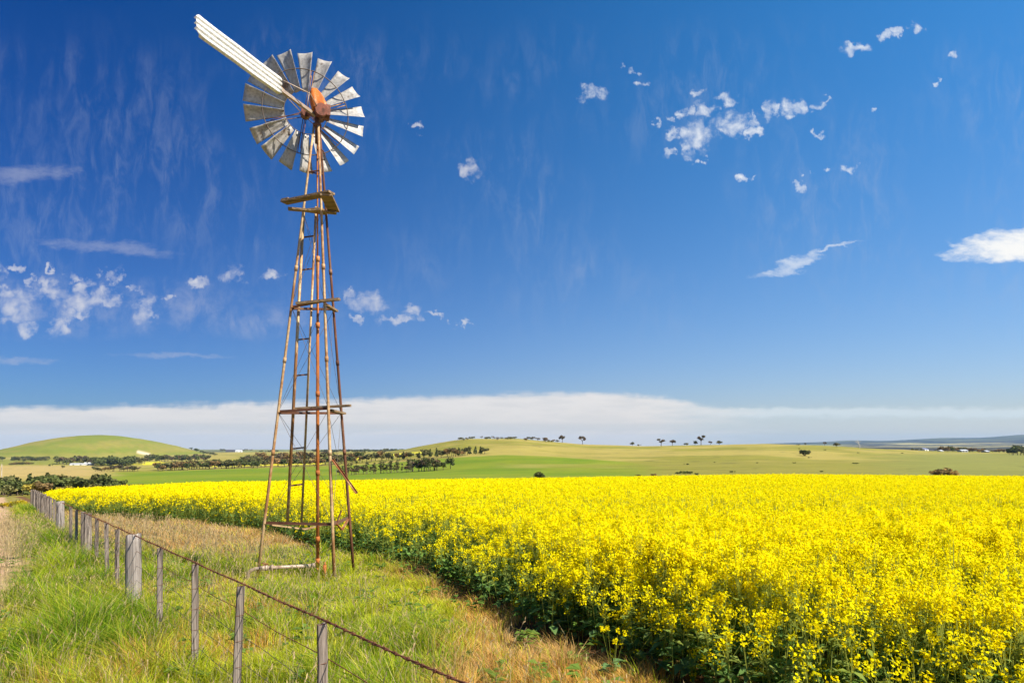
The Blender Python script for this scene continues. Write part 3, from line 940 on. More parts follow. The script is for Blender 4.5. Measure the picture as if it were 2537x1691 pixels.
for k in range(6):
    a = PH + R(10) + k * R(60)
    bm = bmesh.new()
    for s in (-1, 1):
        tube(bm, [wp(.09, a + s * .35, .10), wp(RO, a + s * .035, -.05)], .0075, 6)
    tube(bm, [wp(.09, a, -.09), wp(RI, a, -.03)], .008, 6)
    tube(bm, [wp(RI - .03, a, -.03), wp(WR * .62, a + .02, -.05)], .008, 6)
    part('spoke', bm, MT['leg_pale'] if k in (1, 2, 0) else MT['iron'], wheel, None, True)

# tail: boom and corrugated vane
TD = Vector((-.339, -.941, 0)).normalized()
T0 = Vector((-3.86, 13.38, 6.41))
bm = bmesh.new()
nh = 97
Lv0, Lv1, Hv = 1.0, 3.02, .335
zc = 6.475
TN = Vector((TD.y, -TD.x, 0))
if TN.x < 0: TN = -TN
rows = []
for j in range(nh):
    t = j / (nh - 1)
    h_ = (t - .5) * Hv
    cut = .10 * max(0, (abs(t - .5) * 2 - .62) / .38) ** 1.6
    off = .012 - .046 * sum(math.exp(-(((t - g_) * Hv) / .0125) ** 2) for g_ in (0, .25, .5, .75, 1))
    row = []
    for i in range(16):
        l_ = lerp(Lv0 + cut * .8, Lv1 - cut, i / 15)
        row.append(bm.verts.new(Vector((T0.x, T0.y, zc)) + TD * l_ + up * (h_ + .0015 * math.sin(i * .9)) + TN * (off + .003 * math.sin(i * .7 + j * .1))))
    rows.append(row)
for j in range(nh - 1):
    for i in range(15): bm.faces.new((rows[j][i], rows[j][i + 1], rows[j + 1][i + 1], rows[j + 1][i]))
bmb = bmesh.new()
beam(bmb, T0 - TD * .12, Vector((T0.x, T0.y, zc - .03)) + TD * 1.35 - TN * .05, .05, .06)
beam(bmb, T0 + up * .02, Vector((T0.x, T0.y, zc - .01)) + TD * 1.1 - TN * .05, .02, .03)
tail = part('tail', bmb, MT['pipe'], mill, 'tail boom reaching toward the viewer')
vane = part('vane', bm, MT['vane'], tail, 'long cream corrugated tail vane', True)
md = vane.modifiers.new('sheet', 'SOLIDIFY'); md.thickness = .004; md.offset = 0
bm = bmesh.new()
hb = GB + Vector((.02, -.05, -.02))
kn = px(768, 232, 12.9)
tube(bm, [Vector((T0.x, T0.y, zc + .13)) + TD * .98, kn, hb], .010, 6)
part('stay_rod', bm, MT['pipe'], tail, None, True)

# delivery pipe from the pump
bm = bmesh.new()
pz = -2.415
pp = [px(781, 1400, 13.40), px(650, 1406.5, 13.2), px(633, 1408, 13.18), px(622, 1412, 13.17), px(616, 1420, 13.17), px(614, 1432, 13.17), px(613.5, 1460, 13.17)]
tube(bm, pp, .036, 12)
pipe = part('delivery_pipe', bm, MT['pipe'], mill, 'pale elbowed water pipe running left from the pump', True)
for u0, u1, r_ in ((773, 781, .05), (672, 677, .062), (657, 663, .055), (644, 657, .044)):
    bm = bmesh.new(); y_ = 13.2 + (u0 - 650) / 131 * .2
    vv = lambda u: 1406.5 - (u - 650) / 131 * 6.5
    tube(bm, [px(u0, vv(u0), y_), px(u1, vv(u1), y_)], r_, 12); part('pipe_fitting', bm, MT['pipe'], pipe, None, True)
bm = bmesh.new(); tube(bm, [px(655, 1402, 13.22), px(656, 1394, 13.22)], .028, 8); beam(bm, px(650, 1394, 13.22), px(664, 1397, 13.22), .05, .02)
part('valve', bm, MT['leg_rust'], pipe)
bm = bmesh.new()
sk = px(802, 1440, 13.2); sk.z = gz(sk.x, sk.y) - .1
tube(bm, [sk, sk + Vector((.02, 0, .42))], .035, 8); tube(bm, [sk + Vector((.02, 0, .40)), sk + Vector((.02, 0, .47))], .02, 8)
props(part('stake', bm, MT['rod_rust'], None, None, True), 'short rusty iron stake beside the pump pipe', 'stake')

# ------------------------------------------------------------------ the fence
fy0 = 2.70
fence = empty('post_and_wire_fence', (fence_x(4.07), 4.07, gz(fence_x(4.07), 4.07)), 'old grey timber post fence with rusty barbed wire running away along the grass', 'fence')


def rail_z(Y): return -.86 - .05 * Y


# (distance, width, depth, top above the wire, lean, round)
POSTS = [(2.70, .066, .05, -.01, 0, 0), (4.07, .066, .05, -.02, .0, 0), (5.48, .070, .05, -.015, .05, 0), (6.78, .070, .045, -.01, .0, 0), (8.29, .076, .05, -.01, .01, 0), (10.0, .205, .19, .01, .0, 2),
         (11.4, .072, .045, -.02, .01, 0), (12.6, .075, .05, .0, -.01, 0), (13.9, .075, .05, .01, .01, 0), (15.75, .24, .16, .0, .0, 1), (16.3, .10, .10, .01, .0, 0),
         (17.8, .07, .05, -.01, .01, 0), (19.3, .085, .05, .0, .0, 0), (22.9, .23, .19, .02, .0, 2), (25.6, .09, .06, .0, .01, 0), (27.6, .12, .09, .0, -.01, 1), (29.6, .20, .16, .0, .01, 1), (31.0, .10, .06, 0, .02, 0),
         (32.6, .26, .2, .02, .0, 1), (34.6, .20, .16, .02, .01, 1), (36.6, .24, .2, .0, -.01, 1), (38.4, .22, .18, .02, .0, 1), (40.4, .26, .2, .0, .01, 1), (42.4, .22, .2, .02, 0, 1), (44.6, .26, .2, .0, .01, 1)]
fd = Vector((-.745, 1, -.05)).normalized()
fs = Vector((1, .745, 0)).normalized()
prs = np.random.default_rng(21)
for (Y, w, dp, tp, lean, rd) in POSTS:
    x = fence_x(Y); g = gz(x, Y); top = rail_z(Y) + tp
    bm = bmesh.new()
    n = 18 if rd == 2 else (14 if rd == 1 else 10)
    nz = 12
    ang = np.linspace(0, 2 * math.pi, n, endpoint=False)
    if rd == 2: prof = 1 + prs.normal(0, .035, n)
    else: prof = 1 / np.maximum(np.abs(np.cos(ang)), np.abs(np.sin(ang))) ** .75 * .90 + prs.normal(0, .05, n)
    if rd >= 1: prof[prs.integers(0, n)] *= .78
    if Y == 10.0: prof[12] *= .86
    rings = []
    for i in range(nz + 1):
        t = i / nz
        z = lerp(g - .12, top, t)
        ww = w * (1.04 - .05 * t + (.05 * math.sin(t * 3.0) if rd == 2 else 0)) * (1 + prs.normal(0, .012))
        cx = x + lean * (t - 1) + prs.normal(0, .002); cy = Y
        tilt = (.05 if rd == 2 else .02) * (1 if i == nz else 0)
        rings.append([bm.verts.new(Vector((cx, cy, z)) + fs * (.5 * ww * prof[k] * math.cos(a)) + Vector((-fs.y, fs.x, 0)) * (.5 * ww * dp / w * prof[k] * math.sin(a)) + up * (tilt * math.cos(a + 1) * w * 2 + (prs.normal(0, .006) if i == nz else 0))) for k, a in enumerate(ang)])
    for a_, b_ in zip(rings[:-1], rings[1:]):
        for k in range(n): bm.faces.new((a_[k], a_[(k + 1) % n], b_[(k + 1) % n], b_[k]))
    bm.faces.new(rings[-1]); bm.faces.new(rings[0][::-1])
    # keep the grain in post-local coordinates
    off = Vector((x, Y, g))
    bmesh.ops.translate(bm, verts=bm.verts, vec=-off)
    lab = {2: 'thick pale round log post', 1: 'broad split timber post', 0: None}[rd]
    o = part('post', bm, MT['log'] if rd == 2 else MT['post'], fence, lab, rd == 2, world=False)
    o.location = off - fence.location

# barbed top wire, twisted from two strands with barbs
bm = bmesh.new()
ys = list(np.arange(1.9, 45.0, .045))
for s in (0, math.pi):
    pts = []
    for Y in ys:
        if Y > 16 and int(Y / .045) % 3: continue
        c = Vector((fence_x(Y) + .012, Y, rail_z(Y) + .002 - .006 * math.sin(((Y - 4.07) / 1.45) * math.pi) ** 2))
        rr = .0042
        pts.append(c + fs * (rr * math.cos(Y * 38 + s)) + up * (rr * math.sin(Y * 38 + s)))
    tube(bm, pts, .0042, 5)
bw = part('barbed_wire', bm, MT['wire'], fence, 'rusty twisted barbed wire along the post tops', True)
bm = bmesh.new()
Y = 1.95
while Y < 22:
    c = Vector((fence_x(Y) + .012, Y, rail_z(Y) + .002 - .006 * math.sin(((Y - 4.07) / 1.45) * math.pi) ** 2))
    for q in range(4):
        a = prs.random() * 6.28
        dv = (fs * math.cos(a) + up * math.sin(a)) * .030 + fd * prs.normal(0, .008)
        tube(bm, [c - dv * .35 + fd * (q * .004), c + dv + fd * (q * .004)], .0026, 4, .0010)
    tube(bm, [c - fd * .011, c + fd * .011], .0085, 6)
    Y += .098 + prs.normal(0, .008)
props(part('barbs', bm, MT['wire'], bw), kind='stuff')
for h_, mt in ((.235, 'wire'), (.44, 'thin_wire'), (.645, 'thin_wire'), (.84, 'thin_wire')):
    bm = bmesh.new()
    pts = []
    for Y in np.arange(2.2, 45, .33):
        pts.append((fence_x(Y) + .038, Y, rail_z(Y) - h_ + .008 * math.sin(Y * 4.4 + h_ * 9)))
    tube(bm, pts, .0030 if mt == 'wire' else .0022, 5)
    part('strand', bm, MT[mt], fence, None, True)
bm = bmesh.new()      # tie loops on the nearer posts
for (Y, w, dp, tp, lean, rd) in POSTS[1:9]:
    for h_ in (0.0, .235, .44, .645, .84):
        c = Vector((fence_x(Y), Y, rail_z(Y) - h_))
        tube(bm, [c + fs * (.5 * w + .012) + fd * .03, c - fd * (.5 * dp + .008) + fs * .01 - up * .012, c - fs * (.5 * w + .004) - fd * .01 - up * .02], .0019, 4)
part('wire_ties', bm, MT['wire'], fence)['kind'] = 'stuff'

# ------------------------------------------------------------------ the crop: canola in flower
GRN = np.array([.16, .29, .05]); BLUEG = np.array([.14, .25, .09]); YEL = np.array([.93, .76, .003]); YEL2 = np.array([.90, .83, .008]); STEM = np.array([.34, .38, .07])
leafm = leaf_mat('canola_plant', .45)


def patchy(X, Y): return fbm(X * .22 + 3, Y * .22 + 8, 3) * .6 + fbm(X * .75, Y * .75 + 4, 2) * .4


def scatter(y0, y1, dens, xl, xr, r=rng):
    """random points, per square metre, between two boundaries that depend on the distance"""
    yy = np.linspace(y0, y1, 60)
    wds = np.maximum(xr(yy) - xl(yy), 0)
    n = int(dens * np.trapz(wds, yy))
    cdf = np.concatenate([[0], np.cumsum((wds[1:] + wds[:-1]) / 2)]); cdf /= cdf[-1]
    Y = np.interp(r.random(n), cdf, yy)
    X = lerp(xl(Y), xr(Y), r.random(n))
    return X, Y


def canola(bag, y0, y1, dens, heads, fl, fsz, hr, stems, leaves, lsz, xr=None, floor=.26):
    r = rng
    xr = xr or (lambda Y: .80 * Y + 4)
    X, Y = scatter(y0, y1, dens, lambda y: np.maximum(edge_x(y), -.80 * y - 4), xr)
    ok = Y < field_end(X, Y) * (1 + .0 * X)
    X, Y = X[ok], Y[ok]
    dc = X - edge_x(Y)
    pn = patchy(X, Y)
    keep = r.random(len(X)) < np.clip(.55 + dc * .9, .25, 1)
    X, Y, dc, pn = X[keep], Y[keep], dc[keep], pn[keep]
    n = len(X)
    Z = terrain(X, Y)
    h = (1.20 + .22 * (pn - .5) + r.normal(0, .085, n)) * np.clip(.62 + .42 * sstep(dc, 0, 1.1), 0, 1)
    tips = r.random(n) < .03
    h[tips] += .16
    lean = r.normal(0, .09, (n, 2)) - np.array([.10, .0]) * np.clip(1 - dc, 0, 1)[:, None]
    base = np.stack([X, Y, Z], 1)
    top = base + np.stack([lean[:, 0] * h, lean[:, 1] * h, h], 1)
    vigor = np.clip(floor + 1.5 * sstep(pn, .36, .60), 0, 1) * (.35 + .65 * sstep(dc, .1, 1.0))
    if stems:
        m = n
        w = np.zeros((m, 3)); w[:, 0] = .0045 * np.clip(Y / 11, 1, 4)
        c = STEM * (.8 + .4 * r.random((m, 1)))
        bag.strips(base, lerp(base, top, .93), w, c)
    # flowering heads
    hb = []
    for k in range(heads):
        m = r.random(n) < vigor * (1.0 if k < 2 else .85)
        nb = m.sum()
        a = r.random(nb) * 6.283
        drop = np.abs(r.normal(0, .085 if k else .02, nb)) + (.0 if k < 2 else .03)
        rad = r.random(nb) * (.15 if k else .03)
        hp = top[m] + np.stack([np.cos(a) * rad, np.sin(a) * rad, -drop], 1)
        low = r.random(nb) < .24
        hp[low, 2] -= r.random(low.sum()) * .48
        hb.append(hp)
        if stems > 1:
            w = np.zeros((nb, 3)); w[:, 0] = .003 * np.clip(Y[m] / 11, 1, 4)
            bag.strips(lerp(base[m], top[m], .62), hp, w, STEM * (.9 + .5 * r.random((nb, 1))))
    hp = np.concatenate(hb)
    nh = len(hp)
    hue = r.random((nh, 1))
    hc = lerp(YEL, YEL2, hue) * (.82 + .22 * r.random((nh, 1)))
    idx = np.repeat(np.arange(nh), fl)
    off = r.normal(0, 1, (len(idx), 3)) * np.array([hr, hr, hr * 1.25])
    ctr = hp[idx] + off
    nrm = unit(len(idx)) + np.array([.5, -.2, .75]); nrm /= np.linalg.norm(nrm, axis=1)[:, None]
    a = perp(nrm); b = np.cross(nrm, a)
    s = (fsz * (.7 + .6 * r.random(len(idx))))[:, None]
    bag.quads(ctr, a * s, b * s * .8, hc[idx] * (.92 + .16 * r.random((len(idx), 1))))
    # leaves lower on the stalks
    if leaves:
        idx = np.repeat(np.arange(n), leaves)
        t = r.random(len(idx)) ** .8 * .72 + .08
        p = lerp(base[idx], top[idx], t[:, None])
        a = r.random(len(idx)) * 6.283
        ln = lsz * (.5 + .8 * r.random(len(idx))) * (1.25 - t)
        al = np.stack([np.cos(a) * ln, np.sin(a) * ln, ln * r.normal(.25, .35, len(idx))], 1)
        sd_ = np.cross(al, np.array([0, 0, 1.0])); sd_ = sd_ / (np.linalg.norm(sd_, axis=1)[:, None] + 1e-6) * (ln * .22)[:, None]
        bend = np.zeros((len(idx), 3)); bend[:, 2] = -ln * .3
        c = lerp(GRN, BLUEG, r.random((len(idx), 1))) * (.75 + .6 * r.random((len(idx), 1)))
        c = lerp(c, STEM, (t[:, None] > .55) * .6)
        bag.diamonds(p, al, sd_, c, bend)


bag = Bag()
canola(bag, 3.0, 14, 46, 15, 17, .0100, .022, 2, 11, .20, lambda Y: .80 * Y + 2, .42)
canola(bag, 14, 26, 32, 7, 11, .0128, .023, 2, 10, .19, lambda Y: .80 * Y + 3)
canola(bag, 26, 48, 24, 6, 6, .020, .028, 1, 6, .20)
canola(bag, 48, 85, 15, 5, 3, .036, .04, 0, 3, .26)
canola(bag, 85, 150, 8, 5, 3, .055, .06, 0, 2, .34)
crop = link('canola_crop', bag.mesh('canola_crop', leafm))
props(crop, 'dense yellow flowering canola crop filling the field to the right', 'crop', kind='stuff')

# single canola plants that stand out of the crop at its bare edge
PROTO_PLANT = []
for k in range(3):
    r = np.random.default_rng(40 + k)
    st = Bag(); heads_ = []
    H = .62
    for j in range(5):
        a = r.random() * 6.28; rad = .06 + .12 * r.random()
        tp = np.array([[math.cos(a) * rad, math.sin(a) * rad, H * (.7 + .3 * r.random())]])
        md_ = np.array([[tp[0, 0] * .4, tp[0, 1] * .4, H * .4]])
        for w_ in (np.array([[.004, 0, 0]]), np.array([[0, .004, 0]])):
            st.strips(np.zeros((1, 3)), md_, w_, STEM[None] * .9); st.strips(md_, tp, w_ * .7, STEM[None])
        m = 26; b = Bag()
        ctr = tp + np.clip(r.normal(0, 1, (m, 3)), -1.3, 1.3) * np.array([.017, .017, .021])
        nn = unit(m, r); aa = perp(nn, r); bb = np.cross(nn, aa)
        b.quads(ctr, aa * .0095, bb * .008, lerp(YEL, YEL2, r.random((m, 1)))); heads_.append(b.mesh('canola_flower_head', leafm))
    lf = Bag(); m = 9
    a = r.random(m) * 6.28; ln = .10 + .10 * r.random(m)
    al = np.stack([np.cos(a) * ln, np.sin(a) * ln, ln * .5], 1)
    sd_ = np.stack([-np.sin(a), np.cos(a), a * 0], 1) * (ln * .3)[:, None]
    ps = np.zeros((m, 3)); ps[:, 2] = r.random(m) * .22 + .03
    lf.diamonds(ps, al, sd_, np.tile(BLUEG * 1.3, (m, 1)), np.stack([a * 0, a * 0, -ln * .35], 1))
    PROTO_PLANT.append((st.mesh('canola_stalk', leafm), heads_, lf.mesh('canola_leaf', leafm)))
SPOTS = [(1400, 1585, 'yellow canola plant leaning out over bare red soil from the crop edge'),
         (1560, 1640, 'largest loose canola plant on bare soil at the bottom of the picture'), (1605, 1600, 'canola plant with pale leaves beside the dark green clump of crop'),
         (1520, 1690, 'lowest small canola plant flowering in the straw at the bottom edge'), (1640, 1665, 'canola plant between loose plants and the dense crop')]
for k, (u, v, lb) in enumerate(SPOTS):
    x, y, z = 0, 0, 0
    Yt = 2.03 / ((v - HV) / F - .05)
    x, y = (u - CU) / F * Yt, Yt
    e = empty('canola_plant', (x, y, gz(x, y)), lb, 'plant', 'loose canola plants at the edge of the crop')
    e.rotation_euler = (0, 0, k * 1.7); s = .8 + .25 * ((k * 37) % 5) / 4; e.scale = (s, s, s)
    stm, hds, lvs = PROTO_PLANT[k % 3]
    link('stalk', stm, e); link('foliage', lvs, e)
    for me in hds: link('flower_head', me, e)

# ------------------------------------------------------------------ grass
grassm = leaf_mat('grass_blades', .5)


def grass(bag, y0, y1, dens, wd, hs):
    r = rng
    X, Y = scatter(y0, y1, dens, lambda y: np.maximum(fence_x(y) - 2.5, -.80 * y - 2.0), lambda y: np.minimum(edge_x(y) + .3, .8 * y + 2))
    dc = edge_x(Y) - X
    vn = fbm(X * 1.1 + 4, Y * 1.1, 3)
    st = straw_amount(X, Y)
    tk = X - (fence_x(Y) - 2.1 + .78 * sstep(Y, 10, 15))
    keep = r.random(len(X)) < np.clip((dc + (vn - .5) * 1.6) * 1.8 + .05, .04, 1) * np.clip((tk + (vn - .5) * 1.0) * 1.5, .012, 1)
    # bare, thin patches
    X, Y, dc, vn, st = [k[keep] for k in (X, Y, dc, vn, st)]
    n = len(X)
    lush = sstep(fbm(X * .8 + 20, Y * .8 + 2, 3), .36, .62)
    leftv = sstep(fence_x(Y) - X, -.6, .4)
    # tussocks: blades lean away from the nearest clump centre
    cl = np.random.default_rng(5)
    cell = .34
    gx, gy = np.floor(X / cell), np.floor(Y / cell)
    jx = _tab[gx.astype(int) & 255, gy.astype(int) & 255]; jy = _tab[(gx.astype(int) + 91) & 255, (gy.astype(int) + 57) & 255]
    dx, dy = X - (gx + .2 + .6 * jx) * cell, Y - (gy + .2 + .6 * jy) * cell
    hv = .5 + 1.15 * _tab[(gx.astype(int) + 13) & 255, (gy.astype(int) + 201) & 255] ** 2
    Z = terrain(X, Y)
    dry = r.random(n) < st * .93
    edge_ = np.clip((X - (fence_x(Y) - 2.1 + .78 * sstep(Y, 10, 15))) * 1.2 + .35, .35, 1)
    h = hs * hv * (.55 + .75 * r.random(n)) * (.62 + .35 * lush + .5 * leftv) * edge_
    h = np.where(dry, h * (.62 + .25 * r.random(n)), h)
    a = r.random(n) * 6.283
    ln = np.stack([dx * 1.5 + np.cos(a) * .20 - .06, dy * 1.5 + np.sin(a) * .20], 1)
    base = np.stack([X, Y, Z - .01], 1)
    mid = base + np.stack([ln[:, 0] * h * .45, ln[:, 1] * h * .45, h * .58], 1)
    tip = base + np.stack([ln[:, 0] * h * 1.9 + np.cos(a) * h * .18, ln[:, 1] * h * 1.9 + np.sin(a) * h * .18, h * (.78 + .22 * r.random(n))], 1)
    ww = wd * (.6 + .8 * r.random(n)) * np.where(dry, .8, 1)
    w = np.stack([np.cos(a + 1.3) * ww, np.sin(a + 1.3) * ww * .5, 0 * ww], 1)
    gA, gB, gC = np.array([.52, .57, .025]), np.array([.17, .32, .018]), np.array([.72, .64, .09])
    c = lerp(gA, gB, np.clip(lush * .75 + leftv * .32 - .05 + r.normal(0, .24, n), 0, 1)[:, None])
    c = lerp(c, gC, (r.random((n, 1)) < .26) * .8)
    sA, sB, sC = np.array([.78, .56, .25]), np.array([.68, .40, .13]), np.array([.76, .44, .085])
    big = sstep(fbm(X * .9 + 7, Y * .9 + 60, 2), .35, .65)[:, None]
    s = lerp(lerp(sA, sB, r.random((n, 1))), sC, big * .75 * sstep(Y, 16, 10)[:, None])
    c = np.where(dry[:, None], s, c) * (.5 + .85 * r.random((n, 1)))
    stray = r.random(n) < .06
    c[stray] = np.array([.56, .47, .24]) * (.8 + .3 * r.random((stray.sum(), 1)))
    bag.blades(base, mid, tip, w, c)


bag = Bag()
grass(bag, 3.2, 9, 3600, .0042, .27)
grass(bag, 9, 15, 2300, .0056, .27)
grass(bag, 15, 25, 1150, .0085, .27)
grass(bag, 25, 52, 420, .015, .28)
# tall dry stalks
Xs, Ys_ = scatter(4, 30, 26, lambda y: np.maximum(fence_x(y) - 2.2, -.8 * y - 1), lambda y: edge_x(y) - 1.0 - .05 * y)
ns = len(Xs); bs_ = np.stack([Xs, Ys_, terrain(Xs, Ys_)], 1)
hh = .36 + .22 * rng.random(ns); aa = rng.random(ns) * 6.283
ld = np.stack([np.cos(aa), np.sin(aa), 0 * aa], 1) * (hh * .35)[:, None]
md_ = bs_ + ld * .35; md_[:, 2] += hh * .6
tp_ = bs_ + ld; tp_[:, 2] += hh * .95
ww_ = np.zeros((ns, 3)); ww_[:, 0] = .0022 * np.clip(Ys_ / 8, 1, 3)
bag.blades(bs_, md_, tp_, ww_, np.tile(np.array([.58, .47, .25]), (ns, 1)) * (.8 + .4 * rng.random((ns, 1))))
for k in range(3):      # seed heads
    hd_ = lerp(md_, tp_, .72 + .12 * k)
    al_ = (tp_ - md_) * .2 + rng.normal(0, .008, (ns, 3)); sd_ = np.zeros((ns, 3)); sd_[:, 0] = .0045 * np.clip(Ys_ / 8, 1, 2.5); sd_[:, 2] = rng.normal(0, .003, ns)
    bag.diamonds(hd_, al_, sd_, np.tile(np.array([.62, .46, .24]), (ns, 1)) * (.7 + .5 * rng.random((ns, 1))))
# broad-leaved weeds in rosettes among the grass
Xw, Yw = scatter(4.5, 16, 3, lambda y: np.maximum(fence_x(y) - 2.0, -.8 * y - 1), lambda y: edge_x(y) - .3)
nw = len(Xw); kw = np.repeat(np.arange(nw), 8)
aw = rng.random(len(kw)) * 6.283; lw = .07 + .10 * rng.random(len(kw))
pw_ = np.stack([Xw[kw], Yw[kw], terrain(Xw[kw], Yw[kw]) + .05 + .16 * rng.random(len(kw))], 1)
al_ = np.stack([np.cos(aw) * lw, np.sin(aw) * lw, lw * .45], 1); sd_ = np.stack([-np.sin(aw), np.cos(aw), 0 * aw], 1) * (lw * .26)[:, None]
bag.diamonds(pw_, al_, sd_, np.tile(np.array([.17, .27, .05]), (len(kw), 1)) * (.7 + .7 * rng.random((len(kw), 1))), np.stack([0 * aw, 0 * aw, -lw * .4], 1))
props(link('grass', bag.mesh('grass', grassm)), 'long green and straw coloured grass around the fence and windmill', 'grass', kind='stuff')

# ------------------------------------------------------------------ trees, shrubs
treem = leaf_mat('tree_leaves', .22, .45)


def crown_mesh(name, blobs, n, size, cols, seed, flat=1.0):
    r = np.random.default_rng(seed); b = Bag()
    blobs = np.array(blobs, float)
    wv = blobs[:, 3] * blobs[:, 4] * blobs[:, 5]; wv = wv ** .7
    k = r.choice(len(blobs), n, p=wv / wv.sum())
    d = unit(n, r); rad = r.random(n) ** .45
    ctr = blobs[k, :3] + d * blobs[k, 3:6] * rad[:, None]
    nrm = d * .5 + unit(n, r); nrm /= np.linalg.norm(nrm, axis=1)[:, None]
    a = perp(nrm, r); bb = np.cross(nrm, a)
    s = (size * (.6 + .8 * r.random(n)))[:, None]
    cols = np.array(cols, float)
    tint = cols[r.integers(0, len(cols), len(blobs))][k] * (.7 + .6 * r.random((n, 1)))
    b.quads(ctr, a * s, bb * s * .75, tint)
    return b.mesh(name, treem)


def trunk_mesh(name, lines, mat):
    bm = bmesh.new()
    for pts, r0, r1 in lines: tube(bm, pts, r0, 6, r1)
    me = bpy.data.meshes.new(name); bm.to_mesh(me); bm.free(); me.materials.append(mat)
    return me


PINE = [(.085, .105, .035), (.115, .135, .04), (.07, .085, .03)]
OLIVE = [(.145, .14, .05), (.115, .115, .045), (.185, .165, .055)]
GUM = [(.15, .115, .07), (.125, .105, .06), (.19, .13, .075)]
BROWN = [(.24, .155, .06), (.19, .13, .055), (.29, .175, .06)]
GOLD = [(.42, .31, .05), (.33, .27, .05), (.26, .22, .05)]
YELB = [(.60, .42, .02), (.46, .34, .02), (.28, .24, .03)]
KIND = {}


def add_kind(kind, var, crown, trunk): KIND.setdefault(kind, []).append((crown, trunk))


for v_ in range(4):
    r = np.random.default_rng(100 + v_)
    bl = [(r.normal(0, .12), r.normal(0, .12), .42 + .4 * r.random(), .20 + .09 * r.random(), .20 + .09 * r.random(), .15 + .07 * r.random()) for _ in range(8)]
    tr = [([(0, 0, -.05), (.01, 0, .5)], .035, .015)]
    for nm, cl in (('round', OLIVE), ('pine_round', PINE), ('brown_round', BROWN), ('gold_round', GOLD)):
        add_kind(nm, v_, crown_mesh('crown', bl, 420, .055, cl, 200 + v_), trunk_mesh('trunk', tr, MT['bark']))
    bl = [(r.normal(0, .02), r.normal(0, .02), z, max(.05, .24 * (1.05 - z)), max(.05, .24 * (1.05 - z)), .09) for z in np.linspace(.2, .97, 9)]
    add_kind('conifer', v_, crown_mesh('crown', bl, 420, .05, PINE, 300 + v_), trunk_mesh('trunk', [([(0, 0, -.05), (0, 0, .8)], .03, .008)], MT['bark']))
    bl = []; ln_ = [([(0, 0, -.05), (r.normal(0, .03), 0, .25), (r.normal(0, .03), r.normal(0, .03), .45)], .04, .025)]
    for j in range(7):
        a = j * .9 + r.random(); rad = .16 + .2 * r.random(); z = .58 + .30 * r.random()
        bl.append((math.cos(a) * rad, math.sin(a) * rad, z, .15 + .05 * r.random(), .15, .09 + .03 * r.random()))
        ln_.append(([(0, 0, .40), (math.cos(a) * rad * .5, math.sin(a) * rad * .5, .5 + .1 * r.random()), (math.cos(a) * rad, math.sin(a) * rad, z)], .022, .006))
    add_kind('gum', v_, crown_mesh('crown', bl, 300, .05, GUM, 400 + v_), trunk_mesh('trunk', ln_, MT['bark']))
    bl = [(r.normal(0, .03), r.normal(0, .03), z, .05 + .06 * r.random(), .06 + .05 * r.random(), .06) for z in np.linspace(.35, .97, 7) if r.random() < .8] or [(0, 0, .8, .08, .08, .1)]
    add_kind('slender', v_, crown_mesh('crown', bl, 90, .035, OLIVE, 500 + v_), trunk_mesh('trunk', [([(0, 0, -.05), (r.normal(0, .02), 0, .5), (r.normal(0, .02), 0, .98)], .014, .005)], MT['bark']))
    bl = [(r.normal(0, .33), r.normal(0, .25), .38 + .22 * r.random(), .25 + .1 * r.random(), .24, .26 + .08 * r.random()) for _ in range(7)]
    st_ = [([(0, 0, -.05), (r.normal(0, .2), r.normal(0, .2), .6)], .03, .01) for _ in range(4)]
    for nm, cl in (('shrub', OLIVE), ('dark_shrub', PINE), ('brown_shrub', BROWN), ('yellow_shrub', YELB)):
        add_kind(nm, v_, crown_mesh('crown', bl, 380, .06, cl, 600 + v_), trunk_mesh('stem', st_, MT['bark']))


for v_ in range(4):
    r = np.random.default_rng(1300 + v_)
    bl = []
    for _ in range(16):
        a = r.random() * 6.28; q_ = r.random() ** .6
        bl.append((math.cos(a) * q_ * .42, math.sin(a) * q_ * .42, .22 + .5 * math.sqrt(max(0, 1 - q_ * q_)) * (.5 + .5 * r.random()), .19, .19, .19))
    st_ = [([(0, 0, -.05), (r.normal(0, .2), r.normal(0, .2), .5)], .03, .01) for _ in range(4)]
    add_kind('dome_dark', v_, crown_mesh('crown', bl, 900, .045, PINE + OLIVE[:1], 1400 + v_), trunk_mesh('stem', st_, MT['bark']))
    add_kind('dome_brown', v_, crown_mesh('crown', bl, 700, .04, BROWN, 1500 + v_), trunk_mesh('stem', st_, MT['bark']))


def branches(r, p, d, ln, rad, depth, out):
    e = p + d * ln
    out.append(([p, p + d * ln * .5 + Vector(r.normal(0, .012, 3)), e], rad, rad * .6))
    if depth == 0: return
    for _ in range(3):
        nd = (d + Vector(r.normal(0, .55, 3))).normalized(); nd.z = abs(nd.z) * .8 + .1
        branches(r, e, nd.normalized(), ln * .66, rad * .55, depth - 1, out)


for v_ in range(2):
    r = np.random.default_rng(900 + v_); out = []
    branches(r, Vector((0, 0, -.04)), Vector((.03, 0, 1)).normalized(), .42, .035, 3, out)
    add_kind('bare', v_, None, trunk_mesh('trunk', out, MT['pale_bark']))
    out2 = []
    for _ in range(7):
        d = Vector((r.normal(0, .7), r.normal(0, .7), .55)).normalized(); branches(r, Vector((0, 0, -.04)), d, .42, .03, 2, out2)
    bl = [(r.normal(0, .4), r.normal(0, .3), .5 + .2 * r.random(), .22, .22, .2) for _ in range(6)]
    add_kind('twiggy', v_, crown_mesh('crown', bl, 150, .045, BROWN, 950 + v_), trunk_mesh('stem', out2, MT['bark']))

trs = np.random.default_rng(77)
FAR = {'V': [], 'Q': [], 'C': [], 'n': 0}


